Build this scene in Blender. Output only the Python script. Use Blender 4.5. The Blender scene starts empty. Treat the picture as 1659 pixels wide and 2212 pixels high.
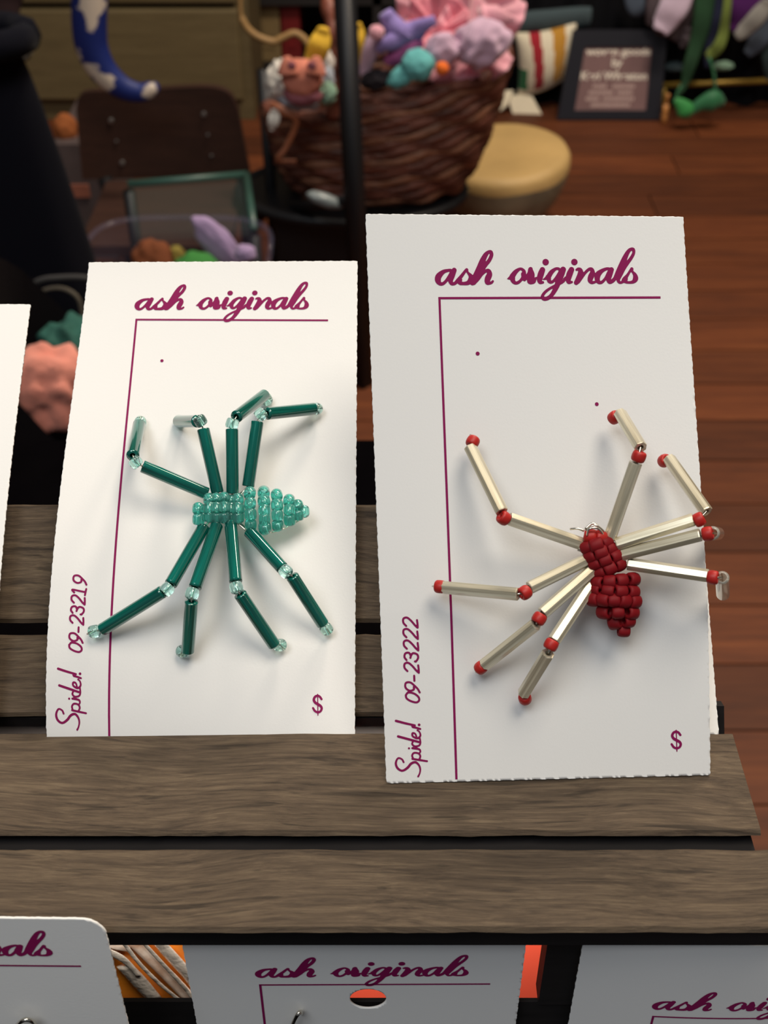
import bpy, bmesh, math, random
import numpy as np
from mathutils import Vector, Matrix, noise

random.seed(7)
S = bpy.context.scene
COL = S.collection

# ------------------------------------------------------------------ camera
FPX = 2600.0
PITCH = math.radians(38.7)
CAM = Vector((0, -0.1209, 0.1514))
cd = bpy.data.cameras.new('camera')
cam = bpy.data.objects.new('camera', cd)
COL.objects.link(cam)
cam.location = CAM
cam.rotation_euler = (math.pi / 2 - PITCH, 0, 0)
cd.sensor_fit = 'VERTICAL'
cd.sensor_height = 24.0
cd.lens = FPX / 2212 * 24.0
cd.clip_start = 0.005
cd.clip_end = 50
cd.dof.use_dof = True
cd.dof.focus_distance = 0.198
cd.dof.aperture_fstop = 24.0
S.camera = cam

# ------------------------------------------------------------------ world, lights, exposure
w = bpy.data.worlds.new('world')
S.world = w
w.use_nodes = True
w.node_tree.nodes['Background'].inputs[0].default_value = (0.84, 0.90, 1.0, 1)
w.node_tree.nodes['Background'].inputs[1].default_value = 0.12


def area(name, loc, target, size, power, col):
    l = bpy.data.lights.new(name, 'AREA')
    l.shape = 'DISK'
    l.size = size
    l.energy = power
    l.color = col
    o = bpy.data.objects.new(name, l)
    COL.objects.link(o)
    o.location = loc
    o.rotation_euler = (Vector(target) - Vector(loc)).to_track_quat('-Z', 'Y').to_euler()
    return o


area('ceiling_lamp_over_stand', (0.35, -0.10, 1.55), (0, 0.05, 0), 0.75, 13.8, (1.0, 0.89, 0.74))
area('ceiling_lamp_behind_visitor', (-0.55, -0.75, 1.75), (0, 0, 0), 0.9, 14.0, (0.93, 0.965, 0.985))
area('ceiling_lamp_over_basket', (0.45, 1.35, 1.45), (0.15, 1.7, -0.6), 0.4, 30, (1.0, 0.86, 0.70))
area('ceiling_lamp_over_floor', (1.2, 1.3, 1.5), (0.9, 1.5, -0.78), 0.5, 14, (1.0, 0.84, 0.66))

strip = area('added_fill_under_seat', (-0.014, -0.0100, -0.0088), (-0.014, 0.010, -0.0152), 0.1, 0.17, (1.0, 0.88, 0.74))  # added light with no visible source, brightens the coral box and packet
strip.data.shape = 'RECTANGLE'
strip.data.size = 0.085
strip.data.size_y = 0.001

S.view_settings.view_transform = 'Standard'
S.view_settings.look = 'None'
S.view_settings.gamma = 1.0
S.view_settings.exposure = 0.0
S.view_settings.use_curve_mapping = False

# ------------------------------------------------------------------ measuring helpers (sight lines of the camera in metres)
RX = Vector((1, 0, 0))
UP = Vector((0, math.sin(PITCH), math.cos(PITCH)))
FW = Vector((0, math.cos(PITCH), -math.sin(PITCH)))
ZF = CAM.z - 0.93          # floor height


def ray(x, y):
    return FW + RX * ((x - 829.5) / FPX) + UP * ((1106 - y) / FPX)


def onz(x, y, z):
    r = ray(x, y)
    return CAM + r * ((z - CAM.z) / r.z)


def ony(x, y, Y):
    r = ray(x, y)
    return CAM + r * ((Y - CAM.y) / r.y)


def far(x, y, B, L):
    r = ray(x, y)
    q = CAM - B
    a, b, c = r.dot(r), 2 * r.dot(q), q.dot(q) - L * L
    return CAM + r * ((-b + math.sqrt(max(b * b - 4 * a * c, 0))) / 2 / a)


def pxm(y, Y):
    """metres per photo pixel on the vertical plane Y at picture row y"""
    return (ony(1000, y, Y) - ony(999, y, Y)).length


# ------------------------------------------------------------------ materials
def mat(name, col, rough=0.6, metal=0.0, trans=0.0, coat=0.0, bump=0.0, bscale=50.0, var=0.0, vscale=20.0,
        stretch=(1, 1, 1), sheen=0.0, ior=1.5, sss=0.0, alpha=1.0, spec=0.5, col2=None):
    m = bpy.data.materials.new(name)
    m.use_nodes = True
    nt = m.node_tree
    b = nt.nodes['Principled BSDF']
    b.inputs['Base Color'].default_value = (*col, 1)
    b.inputs['Roughness'].default_value = rough
    b.inputs['Metallic'].default_value = metal
    b.inputs['Transmission Weight'].default_value = trans
    b.inputs['Coat Weight'].default_value = coat
    b.inputs['Coat Roughness'].default_value = 0.05
    b.inputs['Sheen Weight'].default_value = sheen
    b.inputs['IOR'].default_value = ior
    b.inputs['Alpha'].default_value = alpha
    b.inputs['Specular IOR Level'].default_value = spec
    if sss:
        b.inputs['Subsurface Weight'].default_value = sss
        b.inputs['Subsurface Radius'].default_value = (0.001, 0.0005, 0.0005)
    if bump or var:
        tc = nt.nodes.new('ShaderNodeTexCoord')
        mp = nt.nodes.new('ShaderNodeMapping')
        mp.inputs['Scale'].default_value = stretch
        nt.links.new(tc.outputs['Object'], mp.inputs[0])
        if var:
            n = nt.nodes.new('ShaderNodeTexNoise')
            n.inputs['Scale'].default_value = vscale
            n.inputs['Detail'].default_value = 5
            nt.links.new(mp.outputs[0], n.inputs[0])
            r = nt.nodes.new('ShaderNodeValToRGB')
            c2 = col2 or tuple(max(0, c * (1 - var)) for c in col)
            c3 = col if col2 else tuple(min(1, c * (1 + var)) for c in col)
            r.color_ramp.elements[0].position = 0.3
            r.color_ramp.elements[1].position = 0.7
            r.color_ramp.elements[0].color = (*c2, 1)
            r.color_ramp.elements[1].color = (*c3, 1)
            nt.links.new(n.outputs[0], r.inputs[0])
            nt.links.new(r.outputs[0], b.inputs['Base Color'])
        if bump:
            n = nt.nodes.new('ShaderNodeTexNoise')
            n.inputs['Scale'].default_value = bscale
            n.inputs['Detail'].default_value = 4
            nt.links.new(mp.outputs[0], n.inputs[0])
            bp = nt.nodes.new('ShaderNodeBump')
            bp.inputs['Strength'].default_value = bump
            bp.inputs['Distance'].default_value = 0.3 / bscale
            nt.links.new(n.outputs[0], bp.inputs['Height'])
            nt.links.new(bp.outputs[0], b.inputs['Normal'])
    return m


def wood(name, dark, mid, light, along=(9, 260, 260), rough=0.6, bump=0.5, dist=0.0004, rnd=0.35, lo=0.28, hi=0.74, crack=0.0, fine=3.6, drift=0.0):
    """grain running along X; every piece shifts its grain and tone by its own random number"""
    m = bpy.data.materials.new(name)
    m.use_nodes = True
    nt = m.node_tree
    N, L = nt.nodes, nt.links
    b = N['Principled BSDF']
    b.inputs['Roughness'].default_value = rough
    b.inputs['Specular IOR Level'].default_value = 0.35
    tc = N.new('ShaderNodeTexCoord')
    oi = N.new('ShaderNodeObjectInfo')
    mu = N.new('ShaderNodeMath')
    mu.operation = 'MULTIPLY'
    mu.inputs[1].default_value = 37.0
    L.new(oi.outputs['Random'], mu.inputs[0])
    cb = N.new('ShaderNodeCombineXYZ')
    for i in range(3):
        L.new(mu.outputs[0], cb.inputs[i])
    mp = N.new('ShaderNodeMapping')
    mp.inputs['Scale'].default_value = along
    if drift:
        dn = N.new('ShaderNodeTexNoise')
        dn.inputs['Scale'].default_value = 28
        dn.inputs['Detail'].default_value = 1
        L.new(tc.outputs['Object'], dn.inputs[0])
        ds_ = N.new('ShaderNodeVectorMath')
        ds_.operation = 'MULTIPLY_ADD'
        L.new(dn.outputs['Color'], ds_.inputs[0])
        ds_.inputs[1].default_value = (0, drift, drift)
        L.new(tc.outputs['Object'], ds_.inputs[2])
        L.new(ds_.outputs[0], mp.inputs['Vector'])
    else:
        L.new(tc.outputs['Object'], mp.inputs['Vector'])
    ad = N.new('ShaderNodeVectorMath')
    L.new(mp.outputs[0], ad.inputs[0])
    L.new(cb.outputs[0], ad.inputs[1])
    n1 = N.new('ShaderNodeTexNoise')
    n1.inputs['Scale'].default_value = 1.0
    n1.inputs['Detail'].default_value = 7
    n1.inputs['Roughness'].default_value = 0.68
    n1.inputs['Distortion'].default_value = 0.9
    L.new(ad.outputs[0], n1.inputs[0])
    n2 = N.new('ShaderNodeTexNoise')
    n2.inputs['Scale'].default_value = fine
    n2.inputs['Detail'].default_value = 6
    n2.inputs['Roughness'].default_value = 0.7
    n2.inputs['Distortion'].default_value = 0.4
    L.new(ad.outputs[0], n2.inputs[0])
    r1 = N.new('ShaderNodeValToRGB')
    e = r1.color_ramp.elements
    e[0].position, e[0].color = lo, (*dark, 1)
    e[1].position, e[1].color = hi, (*light, 1)
    k = e.new((lo + hi) / 2)
    k.color = (*mid, 1)
    mx = N.new('ShaderNodeMath')
    mx.operation = 'MULTIPLY_ADD'
    L.new(n2.outputs[0], mx.inputs[0])
    mx.inputs[1].default_value = 0.5
    sub = N.new('ShaderNodeMath')
    sub.operation = 'MULTIPLY'
    L.new(n1.outputs[0], sub.inputs[0])
    sub.inputs[1].default_value = 0.5
    L.new(sub.outputs[0], mx.inputs[2])
    L.new(mx.outputs[0], r1.inputs[0])
    hv = N.new('ShaderNodeHueSaturation')
    mr = N.new('ShaderNodeMapRange')
    mr.inputs['To Min'].default_value = 1 - rnd
    mr.inputs['To Max'].default_value = 1 + rnd
    L.new(oi.outputs['Random'], mr.inputs[0])
    L.new(mr.outputs[0], hv.inputs['Value'])
    if crack:
        n3 = N.new('ShaderNodeTexNoise')
        n3.inputs['Scale'].default_value = 1.7
        n3.inputs['Detail'].default_value = 3
        n3.inputs['Distortion'].default_value = 0.6
        L.new(ad.outputs[0], n3.inputs[0])
        r3 = N.new('ShaderNodeValToRGB')
        e3 = r3.color_ramp.elements
        e3[0].position, e3[0].color = 0.33, (1 - crack,) * 3 + (1,)
        e3[1].position, e3[1].color = 0.41, (1, 1, 1, 1)
        L.new(n3.outputs[0], r3.inputs[0])
        mm = N.new('ShaderNodeMix')
        mm.data_type = 'RGBA'
        mm.blend_type = 'MULTIPLY'
        mm.inputs[0].default_value = 1.0
        L.new(r1.outputs[0], mm.inputs[6])
        L.new(r3.outputs[0], mm.inputs[7])
        L.new(mm.outputs[2], hv.inputs['Color'])
    else:
        L.new(r1.outputs[0], hv.inputs['Color'])
    L.new(hv.outputs[0], b.inputs['Base Color'])
    bp = N.new('ShaderNodeBump')
    bp.inputs['Strength'].default_value = bump
    bp.inputs['Distance'].default_value = dist
    L.new(mx.outputs[0], bp.inputs['Height'])
    L.new(bp.outputs[0], b.inputs['Normal'])
    return m


M = {}
M['paper'] = mat('paper', (0.86, 0.855, 0.84), 0.75, bump=0.12, bscale=2500, spec=0.25)
M['ink'] = mat('magenta_ink', (0.25, 0.006, 0.088), 0.7, spec=0.2)
M['slat'] = wood('weathered_slat_wood', (0.046, 0.031, 0.020), (0.098, 0.068, 0.043), (0.165, 0.119, 0.074),
                 along=(26, 430, 430), bump=0.9, dist=0.0004, rnd=0.05, rough=0.75, lo=0.36, hi=0.66, crack=0.45, fine=4.5, drift=0.006)
M['stain'] = mat('black_stained_wood', (0.010, 0.008, 0.008), 0.7, var=0.3, vscale=60, stretch=(1, 8, 8), spec=0.3)
M['blackcloth'] = mat('black_table_cloth', (0.0022, 0.0018, 0.0022), 0.95, spec=0.0, var=0.3, vscale=30)
M['bugle_green'] = mat('dark_green_glass', (0.0, 0.115, 0.088), 0.12, metal=0.2, coat=1.0, var=0.6, vscale=1.6, stretch=(1, 1, 0.5))
M['bead_teal'] = mat('aqua_glass', (0.30, 0.88, 0.80), 0.06, trans=0.88, ior=1.33, coat=0.8)
M['bead_pale'] = mat('pale_aqua_glass', (0.62, 0.96, 0.90), 0.05, trans=0.92, ior=1.36, coat=0.6)
M['bugle_silver'] = mat('silver_lined_glass', (0.86, 0.80, 0.62), 0.30, metal=0.45, coat=0.25, var=0.5, vscale=1.7, stretch=(1, 1, 0.35), col2=(0.36, 0.30, 0.19))
M['bugle_clear'] = mat('clear_glass_tube', (0.90, 0.88, 0.80), 0.08, trans=0.75, ior=1.3, coat=0.5)
M['bead_red'] = mat('frosted_red_glass', (0.215, 0.004, 0.008), 0.6, sss=0.25, spec=0.25)
M['bead_bright'] = mat('frosted_bright_red_glass', (0.46, 0.018, 0.014), 0.45, sss=0.3, spec=0.4)
M['wire'] = mat('silver_wire', (0.75, 0.70, 0.60), 0.2, metal=1.0)
M['plank'] = wood('red_brown_floor_wood', (0.040, 0.011, 0.004), (0.112, 0.029, 0.008), (0.185, 0.055, 0.015),
                  along=(2.2, 26, 26), rough=0.62, bump=0.15, dist=0.003, rnd=0.30)
M['subfloor'] = mat('dark_subfloor', (0.02, 0.008, 0.004), 0.8, var=0.2, vscale=5)
M['wall'] = mat('dim_tan_wall', (0.16, 0.13, 0.09), 0.8, var=0.2, vscale=4, bump=0.1, bscale=60)

# ------------------------------------------------------------------ object helpers


def link(o, parent=None, label=None, cat=None, group=None, kind=None):
    COL.objects.link(o)
    if parent is not None:
        o.parent = parent
    if label:
        o['label'] = label
    if cat:
        o['category'] = cat
    if group:
        o['group'] = group
    if kind:
        o['kind'] = kind
    return o


def mk(name, verts, faces, m, parent=None, base=None, smooth=False, mats=None, mi=None, **kw):
    """one mesh object from world-space vertices; its origin is the parent's or BASE"""
    vs = [Vector(v) for v in verts]
    if parent is not None:
        org = Vector(parent['_org'])
    elif base is not None:
        org = Vector(base)
    else:
        org = Vector((sum(v.x for v in vs) / len(vs), sum(v.y for v in vs) / len(vs), min(v.z for v in vs)))
    me = bpy.data.meshes.new(name)
    me.from_pydata([tuple(v - org) for v in vs], [], faces)
    for mm in (mats or [M[m] if isinstance(m, str) else m]):
        me.materials.append(mm)
    if mi:
        me.polygons.foreach_set('material_index', mi)
    if smooth:
        me.polygons.foreach_set('use_smooth', [True] * len(me.polygons))
    me.update()
    o = bpy.data.objects.new(name, me)
    link(o, parent, **kw)
    o['_org'] = tuple(org)
    if parent is None:
        o.location = org
    return o


def thing(name, base, label, cat, group=None):
    o = bpy.data.objects.new(name, None)
    o.empty_display_size = 0.01
    link(o, None, label, cat, group)
    o.location = base
    o['_org'] = tuple(base)
    return o


def inst(name, me, mw, parent):
    """a part that shares mesh ME, placed by world matrix MW under an unrotated thing"""
    o = bpy.data.objects.new(name, me)
    link(o, parent)
    o.matrix_local = Matrix.Translation(-Vector(parent['_org'])) @ mw
    return o


def box_vf(x0, x1, y0, y1, z0, z1):
    v = [(x, y, z) for z in (z0, z1) for y in (y0, y1) for x in (x0, x1)]
    f = [(0, 2, 3, 1), (4, 5, 7, 6), (0, 1, 5, 4), (2, 6, 7, 3), (0, 4, 6, 2), (1, 3, 7, 5)]
    return v, f


def box(name, b, m, parent=None, bev=0.0, **kw):
    v, f = box_vf(*b)
    o = mk(name, v, f, m, parent, **kw)
    if bev:
        md = o.modifiers.new('bevel', 'BEVEL')
        md.width = bev
        md.segments = 2
    return o


def slab(name, q, thick, m, parent=None, **kw):
    """a board between four world corners (in order), THICK behind its face"""
    q = [Vector(p) for p in q]
    n = (q[1] - q[0]).cross(q[3] - q[0]).normalized() * thick
    v = q + [p - n for p in q]
    f = [(0, 1, 2, 3), (7, 6, 5, 4)] + [(i, i + 4, (i + 1) % 4 + 4, (i + 1) % 4) for i in range(4)]
    return mk(name, v, f, m, parent, **kw)


def smoothpath(pts, n=8):
    """Catmull-Rom through tuples of any length"""
    P = [np.array(p, float) for p in pts]
    P = [2 * P[0] - P[1]] + P + [2 * P[-1] - P[-2]]
    out = []
    for i in range(1, len(P) - 2):
        a, b, c, d = P[i - 1:i + 3]
        for k in range(n):
            t = k / n
            out.append(0.5 * (2 * b + (c - a) * t + (2 * a - 5 * b + 4 * c - d) * t * t + (3 * b - a - 3 * c + d) * t ** 3))
    out.append(P[-2])
    return out


def tube_vf(path, radii, seg=10, flat=1.0, side=None, lump=None):
    """tube along world points; FLAT squashes it along the depth, SIDE fixes the wide axis"""
    n = len(path)
    path = [Vector(p) for p in path]
    V, Fc = [], []
    ref = None
    for i in range(n):
        t = (path[min(i + 1, n - 1)] - path[max(i - 1, 0)]).normalized()
        if side is not None:
            dpt = Vector(side)
            a = t.cross(dpt).normalized()
            c = t.cross(a).normalized()
        else:
            if ref is None:
                ref = Vector((0, 0, 1)) if abs(t.z) < 0.9 else Vector((1, 0, 0))
            a = (ref - t * ref.dot(t)).normalized()
            ref = a
            c = t.cross(a)
        for k in range(seg):
            th = 2 * math.pi * k / seg
            r = radii[i] * (1 + (lump(i, th) if lump else 0))
            V.append(path[i] + a * (math.cos(th) * r) + c * (math.sin(th) * r * flat))
    for i in range(n - 1):
        for k in range(seg):
            k2 = (k + 1) % seg
            Fc.append((i * seg + k, i * seg + k2, (i + 1) * seg + k2, (i + 1) * seg + k))
    Fc.append(tuple(range(seg))[::-1])
    Fc.append(tuple((n - 1) * seg + k for k in range(seg)))
    return V, Fc


def tube(name, path, r, m, parent=None, seg=8, **kw):
    rad = r if isinstance(r, (list, tuple)) else [r] * len(path)
    fl = kw.pop('flat', 1.0)
    sd = kw.pop('side', None)
    lp = kw.pop('lump', None)
    v, f = tube_vf(path, rad, seg, fl, sd, lp)
    return mk(name, v, f, m, parent, smooth=True, **kw)


def ribbon(name, pts, Y, m, flat=0.35, parent=None, **kw):
    """soft strip on the vertical plane Y from (px, py, half width in px)"""
    sp = smoothpath(pts, 6)
    path = [ony(p[0], p[1], Y + 0.002 * math.sin(i * 0.5)) for i, p in enumerate(sp)]
    rad = [max(p[2], 1) * pxm(p[1], Y) for p in sp]
    ph = random.random() * 6
    return tube(name, path, rad, m, parent, seg=14, flat=flat, side=(0, 1, 0),
                lump=lambda i, th: 0.06 * math.sin(3 * th + ph + i * 0.1), **kw)


def blob(name, px, py, Y, rx, ry, m, rd=None, amp=0.12, freq=2.2, tilt=0.0, parent=None, sub=4, **kw):
    """lumpy rounded body centred on a sight line, radii in photo pixels"""
    s = pxm(py, Y)
    c = ony(px, py, Y)
    bm = bmesh.new()
    bmesh.ops.create_icosphere(bm, subdivisions=sub, radius=1)
    off = Vector((random.random() * 20, random.random() * 20, 0))
    R = Matrix.Rotation(tilt, 3, 'Y')
    vs = []
    for v in bm.verts:
        p = v.co
        k = 1 + amp * noise.noise(p * freq + off) * 2
        q = Vector((p.x * rx * s * k, p.y * (rd or min(rx, ry)) * s * k, p.z * ry * s * k * 1.08))
        vs.append(c + R @ q)
    fs = [[v.index for v in f.verts] for f in bm.faces]
    bm.free()
    return mk(name, vs, fs, m, parent, smooth=True, **kw)


# ------------------------------------------------------------------ flat shapes cut from a distance field
def sheet(sdf, u0, u1, v0, v1, res):
    nu, nv = int((u1 - u0) / res) + 1, int((v1 - v0) / res) + 1
    us, vs = np.linspace(u0, u1, nu), np.linspace(v0, v1, nv)
    UU, VV = np.meshgrid(us, vs, indexing='ij')
    D = sdf(UU, VV)
    ins = D < 0
    act = ins[:-1, :-1] | ins[1:, :-1] | ins[:-1, 1:] | ins[1:, 1:]
    verts, vid, faces = [], {}, []

    def corner(i, j):
        k = (i, j)
        if k not in vid:
            vid[k] = len(verts)
            verts.append((us[i], vs[j]))
        return vid[k]

    def cross(a, b):
        k = (min(a, b), max(a, b))
        if k not in vid:
            da, db = D[a], D[b]
            t = min(max(da / (da - db), 0.02), 0.98)
            vid[k] = len(verts)
            verts.append((us[a[0]] + (us[b[0]] - us[a[0]]) * t, vs[a[1]] + (vs[b[1]] - vs[a[1]]) * t))
        return vid[k]

    for i, j in np.argwhere(act):
        cs = [(i, j), (i + 1, j), (i + 1, j + 1), (i, j + 1)]
        poly = []
        for q in range(4):
            a, b = cs[q], cs[(q + 1) % 4]
            if ins[a]:
                poly.append(corner(*a))
            if ins[a] != ins[b]:
                poly.append(cross(a, b))
        if len(poly) > 2:
            faces.append(poly)
    return verts, faces


def strokes_sdf(strokes):
    """strokes: lists of (x, y, width) joined as tapered round-ended lines"""
    segs = []
    for s in strokes:
        sp = smoothpath(s, 5) if len(s) > 2 else [np.array(p, float) for p in s]
        for a, b in zip(sp[:-1], sp[1:]):
            segs.append((a, b))
        if len(sp) == 1:
            segs.append((sp[0], sp[0] + np.array([1e-6, 0, 0])))

    def f(U, V):
        d = np.full(U.shape, 1e3)
        for a, b in segs:
            rm = max(a[2], b[2]) / 2 + 0.35
            x0, x1 = min(a[0], b[0]) - rm, max(a[0], b[0]) + rm
            y0, y1 = min(a[1], b[1]) - rm, max(a[1], b[1]) + rm
            i0, i1 = np.searchsorted(U[:, 0], [x0, x1])
            j0, j1 = np.searchsorted(V[0, :], [y0, y1])
            if i1 <= i0 or j1 <= j0:
                continue
            u, v = U[i0:i1, j0:j1], V[i0:i1, j0:j1]
            dx, dy = b[0] - a[0], b[1] - a[1]
            t = np.clip(((u - a[0]) * dx + (v - a[1]) * dy) / max(dx * dx + dy * dy, 1e-12), 0, 1)
            q = np.hypot(u - a[0] - dx * t, v - a[1] - dy * t) - (a[2] + (b[2] - a[2]) * t) / 2
            d[i0:i1, j0:j1] = np.minimum(d[i0:i1, j0:j1], q)
        return d
    return f


# ------------------------------------------------------------------ the card's printed design, in mm from the corner of its rule
CW, CH = 51.0, 89.0


def homography(src, dst):
    A = []
    for (x, y), (X, Y) in zip(src, dst):
        A += [[x, y, 1, 0, 0, 0, -X * x, -X * y], [0, 0, 0, x, y, 1, -Y * x, -Y * y]]
    h = np.linalg.solve(np.array(A, float), np.array([c for d in dst for c in d], float))
    return np.append(h, 1).reshape(3, 3)


HR = homography([(838, 1690), (1538, 1672), (1479, 466), (793, 460)], [(0, 0), (CW, 0), (CW, CH), (0, CH)])


def card_mm(x, y):
    q = HR @ np.array([x, y, 1.0])
    return q[0] / q[2], q[1] / q[2]


RULE = card_mm(948, 641)
PXMM = 13.55


def trace(ox, oy, k, strokes, wk=1.16):
    out = []
    for s in strokes:
        t = []
        for x, y, wd in s:
            u, v = card_mm(ox + x / k, oy + y / k)
            t.append((u - RULE[0], v - RULE[1], wd / k / PXMM * wk))
        out.append(t)
    return out


K = 8.295
W_ASH = trace(920, 520, K, [
    [(430, 512, 45), (385, 515, 45), (300, 540, 62), (220, 615, 92), (205, 685, 90), (235, 742, 62), (290, 750, 48), (350, 700, 45), (410, 610, 45), (450, 540, 50)],
    [(495, 512, 75), (455, 610, 88), (430, 690, 76), (450, 745, 58), (505, 745, 48), (560, 690, 55), (630, 610, 50), (690, 530, 42), (718, 505, 46)],
    [(718, 505, 50), (735, 550, 34), (785, 610, 62), (800, 665, 90), (745, 735, 66), (650, 748, 50), (595, 735, 60), (595, 680, 75)],
    [(820, 735, 80), (890, 620, 108), (945, 480, 92), (1000, 350, 88), (1055, 245, 70), (1105, 195, 50), (1150, 192, 52), (1160, 250, 58), (1120, 340, 58), (1055, 420, 60), (980, 520, 70), (930, 590, 80)],
    [(850, 745, 50), (920, 660, 62), (990, 580, 50), (1065, 525, 48), (1110, 530, 66), (1125, 590, 84), (1095, 660, 92), (1085, 725, 76), (1115, 748, 44), (1160, 735, 40), (1185, 710, 34)]])
W_ORIG = trace(1080, 520, K, [
    [(118, 668, 12), (165, 655, 52), (205, 640, 80), (215, 700, 70), (255, 742, 50), (310, 735, 46), (370, 680, 44), (410, 610, 60), (415, 545, 56), (385, 505, 44), (340, 495, 42), (265, 545, 66), (205, 625, 84)],
    [(395, 585, 60), (410, 640, 70), (425, 690, 40), (470, 620, 46), (500, 560, 40), (525, 510, 66), (535, 495, 60)],
    [(530, 510, 70), (555, 590, 84), (540, 650, 96), (515, 715, 78), (550, 742, 44), (600, 725, 40), (612, 670, 40)],
    [(620, 655, 24), (660, 650, 30), (690, 620, 60)],
    [(745, 512, 84), (715, 590, 96), (692, 680, 84), (700, 735, 52), (752, 735, 40)],
    [(800, 377, 98), (803, 375, 98)],
    [(765, 682, 22), (815, 660, 50), (850, 640, 76), (865, 715, 60), (915, 730, 44), (970, 680, 42), (1030, 600, 50), (1060, 540, 50), (1040, 500, 44), (985, 495, 44), (905, 555, 68), (850, 640, 78)],
    [(1115, 508, 88), (1085, 590, 92), (1040, 690, 92), (1005, 790, 82), (955, 890, 70), (900, 970, 60), (830, 1020, 60), (765, 1025, 60), (740, 985, 48), (785, 915, 44), (860, 855, 40), (950, 805, 40), (1050, 755, 46), (1120, 715, 44), (1150, 665, 40), (1190, 640, 40)],
    [(1265, 512, 84), (1230, 590, 96), (1205, 680, 84), (1215, 738, 52), (1270, 732, 36)],
    [(1315, 377, 98), (1318, 375, 98)]]) + trace(1220, 520, K, [
    [(192, 515, 34), (225, 500, 44), (262, 525, 70), (262, 600, 92), (225, 690, 92), (185, 745, 70)],
    [(225, 730, 50), (285, 650, 48), (350, 565, 44), (420, 505, 46), (468, 510, 56), (478, 570, 78), (450, 640, 90), (435, 705, 74), (465, 745, 46), (520, 735, 40)],
    [(800, 508, 46), (740, 498, 44), (650, 535, 60), (575, 605, 92), (565, 690, 80), (595, 740, 56), (650, 735, 46), (715, 665, 44), (760, 580, 50), (790, 530, 50)],
    [(820, 515, 76), (785, 610, 86), (765, 690, 74), (785, 742, 50), (840, 715, 58), (890, 660, 60), (920, 600, 70)],
    [(870, 690, 50), (935, 580, 84), (1000, 440, 88), (1060, 310, 80), (1115, 205, 62), (1165, 155, 50), (1215, 155, 50), (1220, 220, 48), (1180, 300, 52), (1110, 395, 56), (1040, 490, 66), (980, 600, 70), (940, 690, 60), (960, 742, 44), (1010, 740, 40), (1050, 690, 70), (1110, 610, 44), (1160, 530, 40), (1185, 505, 50)],
    [(1185, 505, 54), (1195, 550, 36), (1240, 610, 62), (1250, 680, 84), (1205, 735, 52), (1110, 745, 40), (1060, 720, 60), (1065, 685, 84)]])

K2 = 5.265
W_SPIDER = trace(820, 1300, K2, wk=0.9, strokes=[
    [(275, 1815, 24), (255, 1780, 22), (210, 1768, 22), (185, 1825, 27), (205, 1885, 29), (260, 1915, 27), (320, 1880, 31), (360, 1832, 31), (410, 1815, 29), (450, 1850, 26), (466, 1900, 22), (458, 1950, 20), (442, 1983, 24)],
    [(544, 1803, 24), (450, 1788, 26), (375, 1775, 26)],
    [(385, 1775, 22), (372, 1735, 24), (395, 1705, 24), (445, 1712, 24), (466, 1745, 24), (452, 1785, 22)],
    [(374, 1650, 26), (450, 1662, 26), (466, 1690, 22), (455, 1710, 20)],
    [(335, 1652, 27), (336, 1652, 27)],
    [(210, 1512, 30), (330, 1545, 30), (450, 1578, 28)],
    [(385, 1562, 22), (372, 1600, 24), (400, 1628, 24), (450, 1620, 24), (466, 1590, 22), (464, 1560, 22), (458, 1530, 22)],
    [(425, 1525, 20), (405, 1480, 22), (375, 1475, 24), (378, 1510, 24), (430, 1535, 26), (465, 1505, 24), (455, 1460, 20), (430, 1440, 20)],
    [(464, 1425, 26), (420, 1412, 26), (378, 1402, 26), (372, 1385, 22)],
    [(185, 1330, 30), (290, 1358, 29), (402, 1383, 26)],
    [(450, 1377, 34), (451, 1377, 34)]])


def glyph(c, dy, dx):
    G = {
        '0': [[(298, 1030), (325, 1000), (390, 1012), (440, 1050), (450, 1090), (420, 1115), (360, 1102), (308, 1070), (297, 1030)]],
        '9': [[(388, 935), (388, 965), (345, 980), (302, 955), (290, 918), (302, 886), (350, 884), (400, 925), (435, 962), (456, 1000)]],
        '-': [[(392, 805), (393, 830), (395, 865)]],
        '2': [[(300, 232), (268, 195), (268, 148), (308, 136), (355, 172), (400, 225), (430, 252)], [(430, 252), (428, 210), (422, 165)]],
        '3': [[(305, 625), (281, 590), (290, 548), (330, 540), (352, 575), (348, 600)], [(352, 578), (378, 545), (425, 560), (436, 600), (412, 640), (400, 640)]],
        '1': [[(295, 232), (268, 195), (350, 208), (430, 222)], [(434, 180), (430, 222), (426, 262)]]}
    return [[(x + dx, y + dy, 26) for x, y in s] for s in G[c]]


def number(tail):
    s = glyph('0', 0, 0) + glyph('9', 0, 0) + glyph('-', 0, 0) + glyph('2', 520, 15) + glyph('3', 0, 0)
    for k, c in enumerate(tail):
        if c == '9':
            s += glyph('9', -745, -22)
        else:
            s += glyph(c, (262, 130, 0)[k], (8, 3, 0)[k])
    return trace(820, 1300, K2, s, wk=0.88)


NUM = {'22': number('222'), '19': number('219')}
K3 = 16.59 * 588 / 694
W_DOLLAR = [[((x - 760) / K3 / PXMM, -(y - 690) / K3 / PXMM, wd / K3 / PXMM) for x, y, wd in s] for s in [
    [(885, 525, 68), (830, 450, 72), (760, 420, 72), (680, 450, 76), (640, 540, 80), (680, 625, 82), (765, 680, 88), (850, 730, 82), (892, 805, 76), (860, 890, 70), (772, 930, 66), (680, 890, 70), (618, 798, 66)],
    [(760, 372, 32), (768, 700, 32), (776, 1020, 32)]]]


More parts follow.
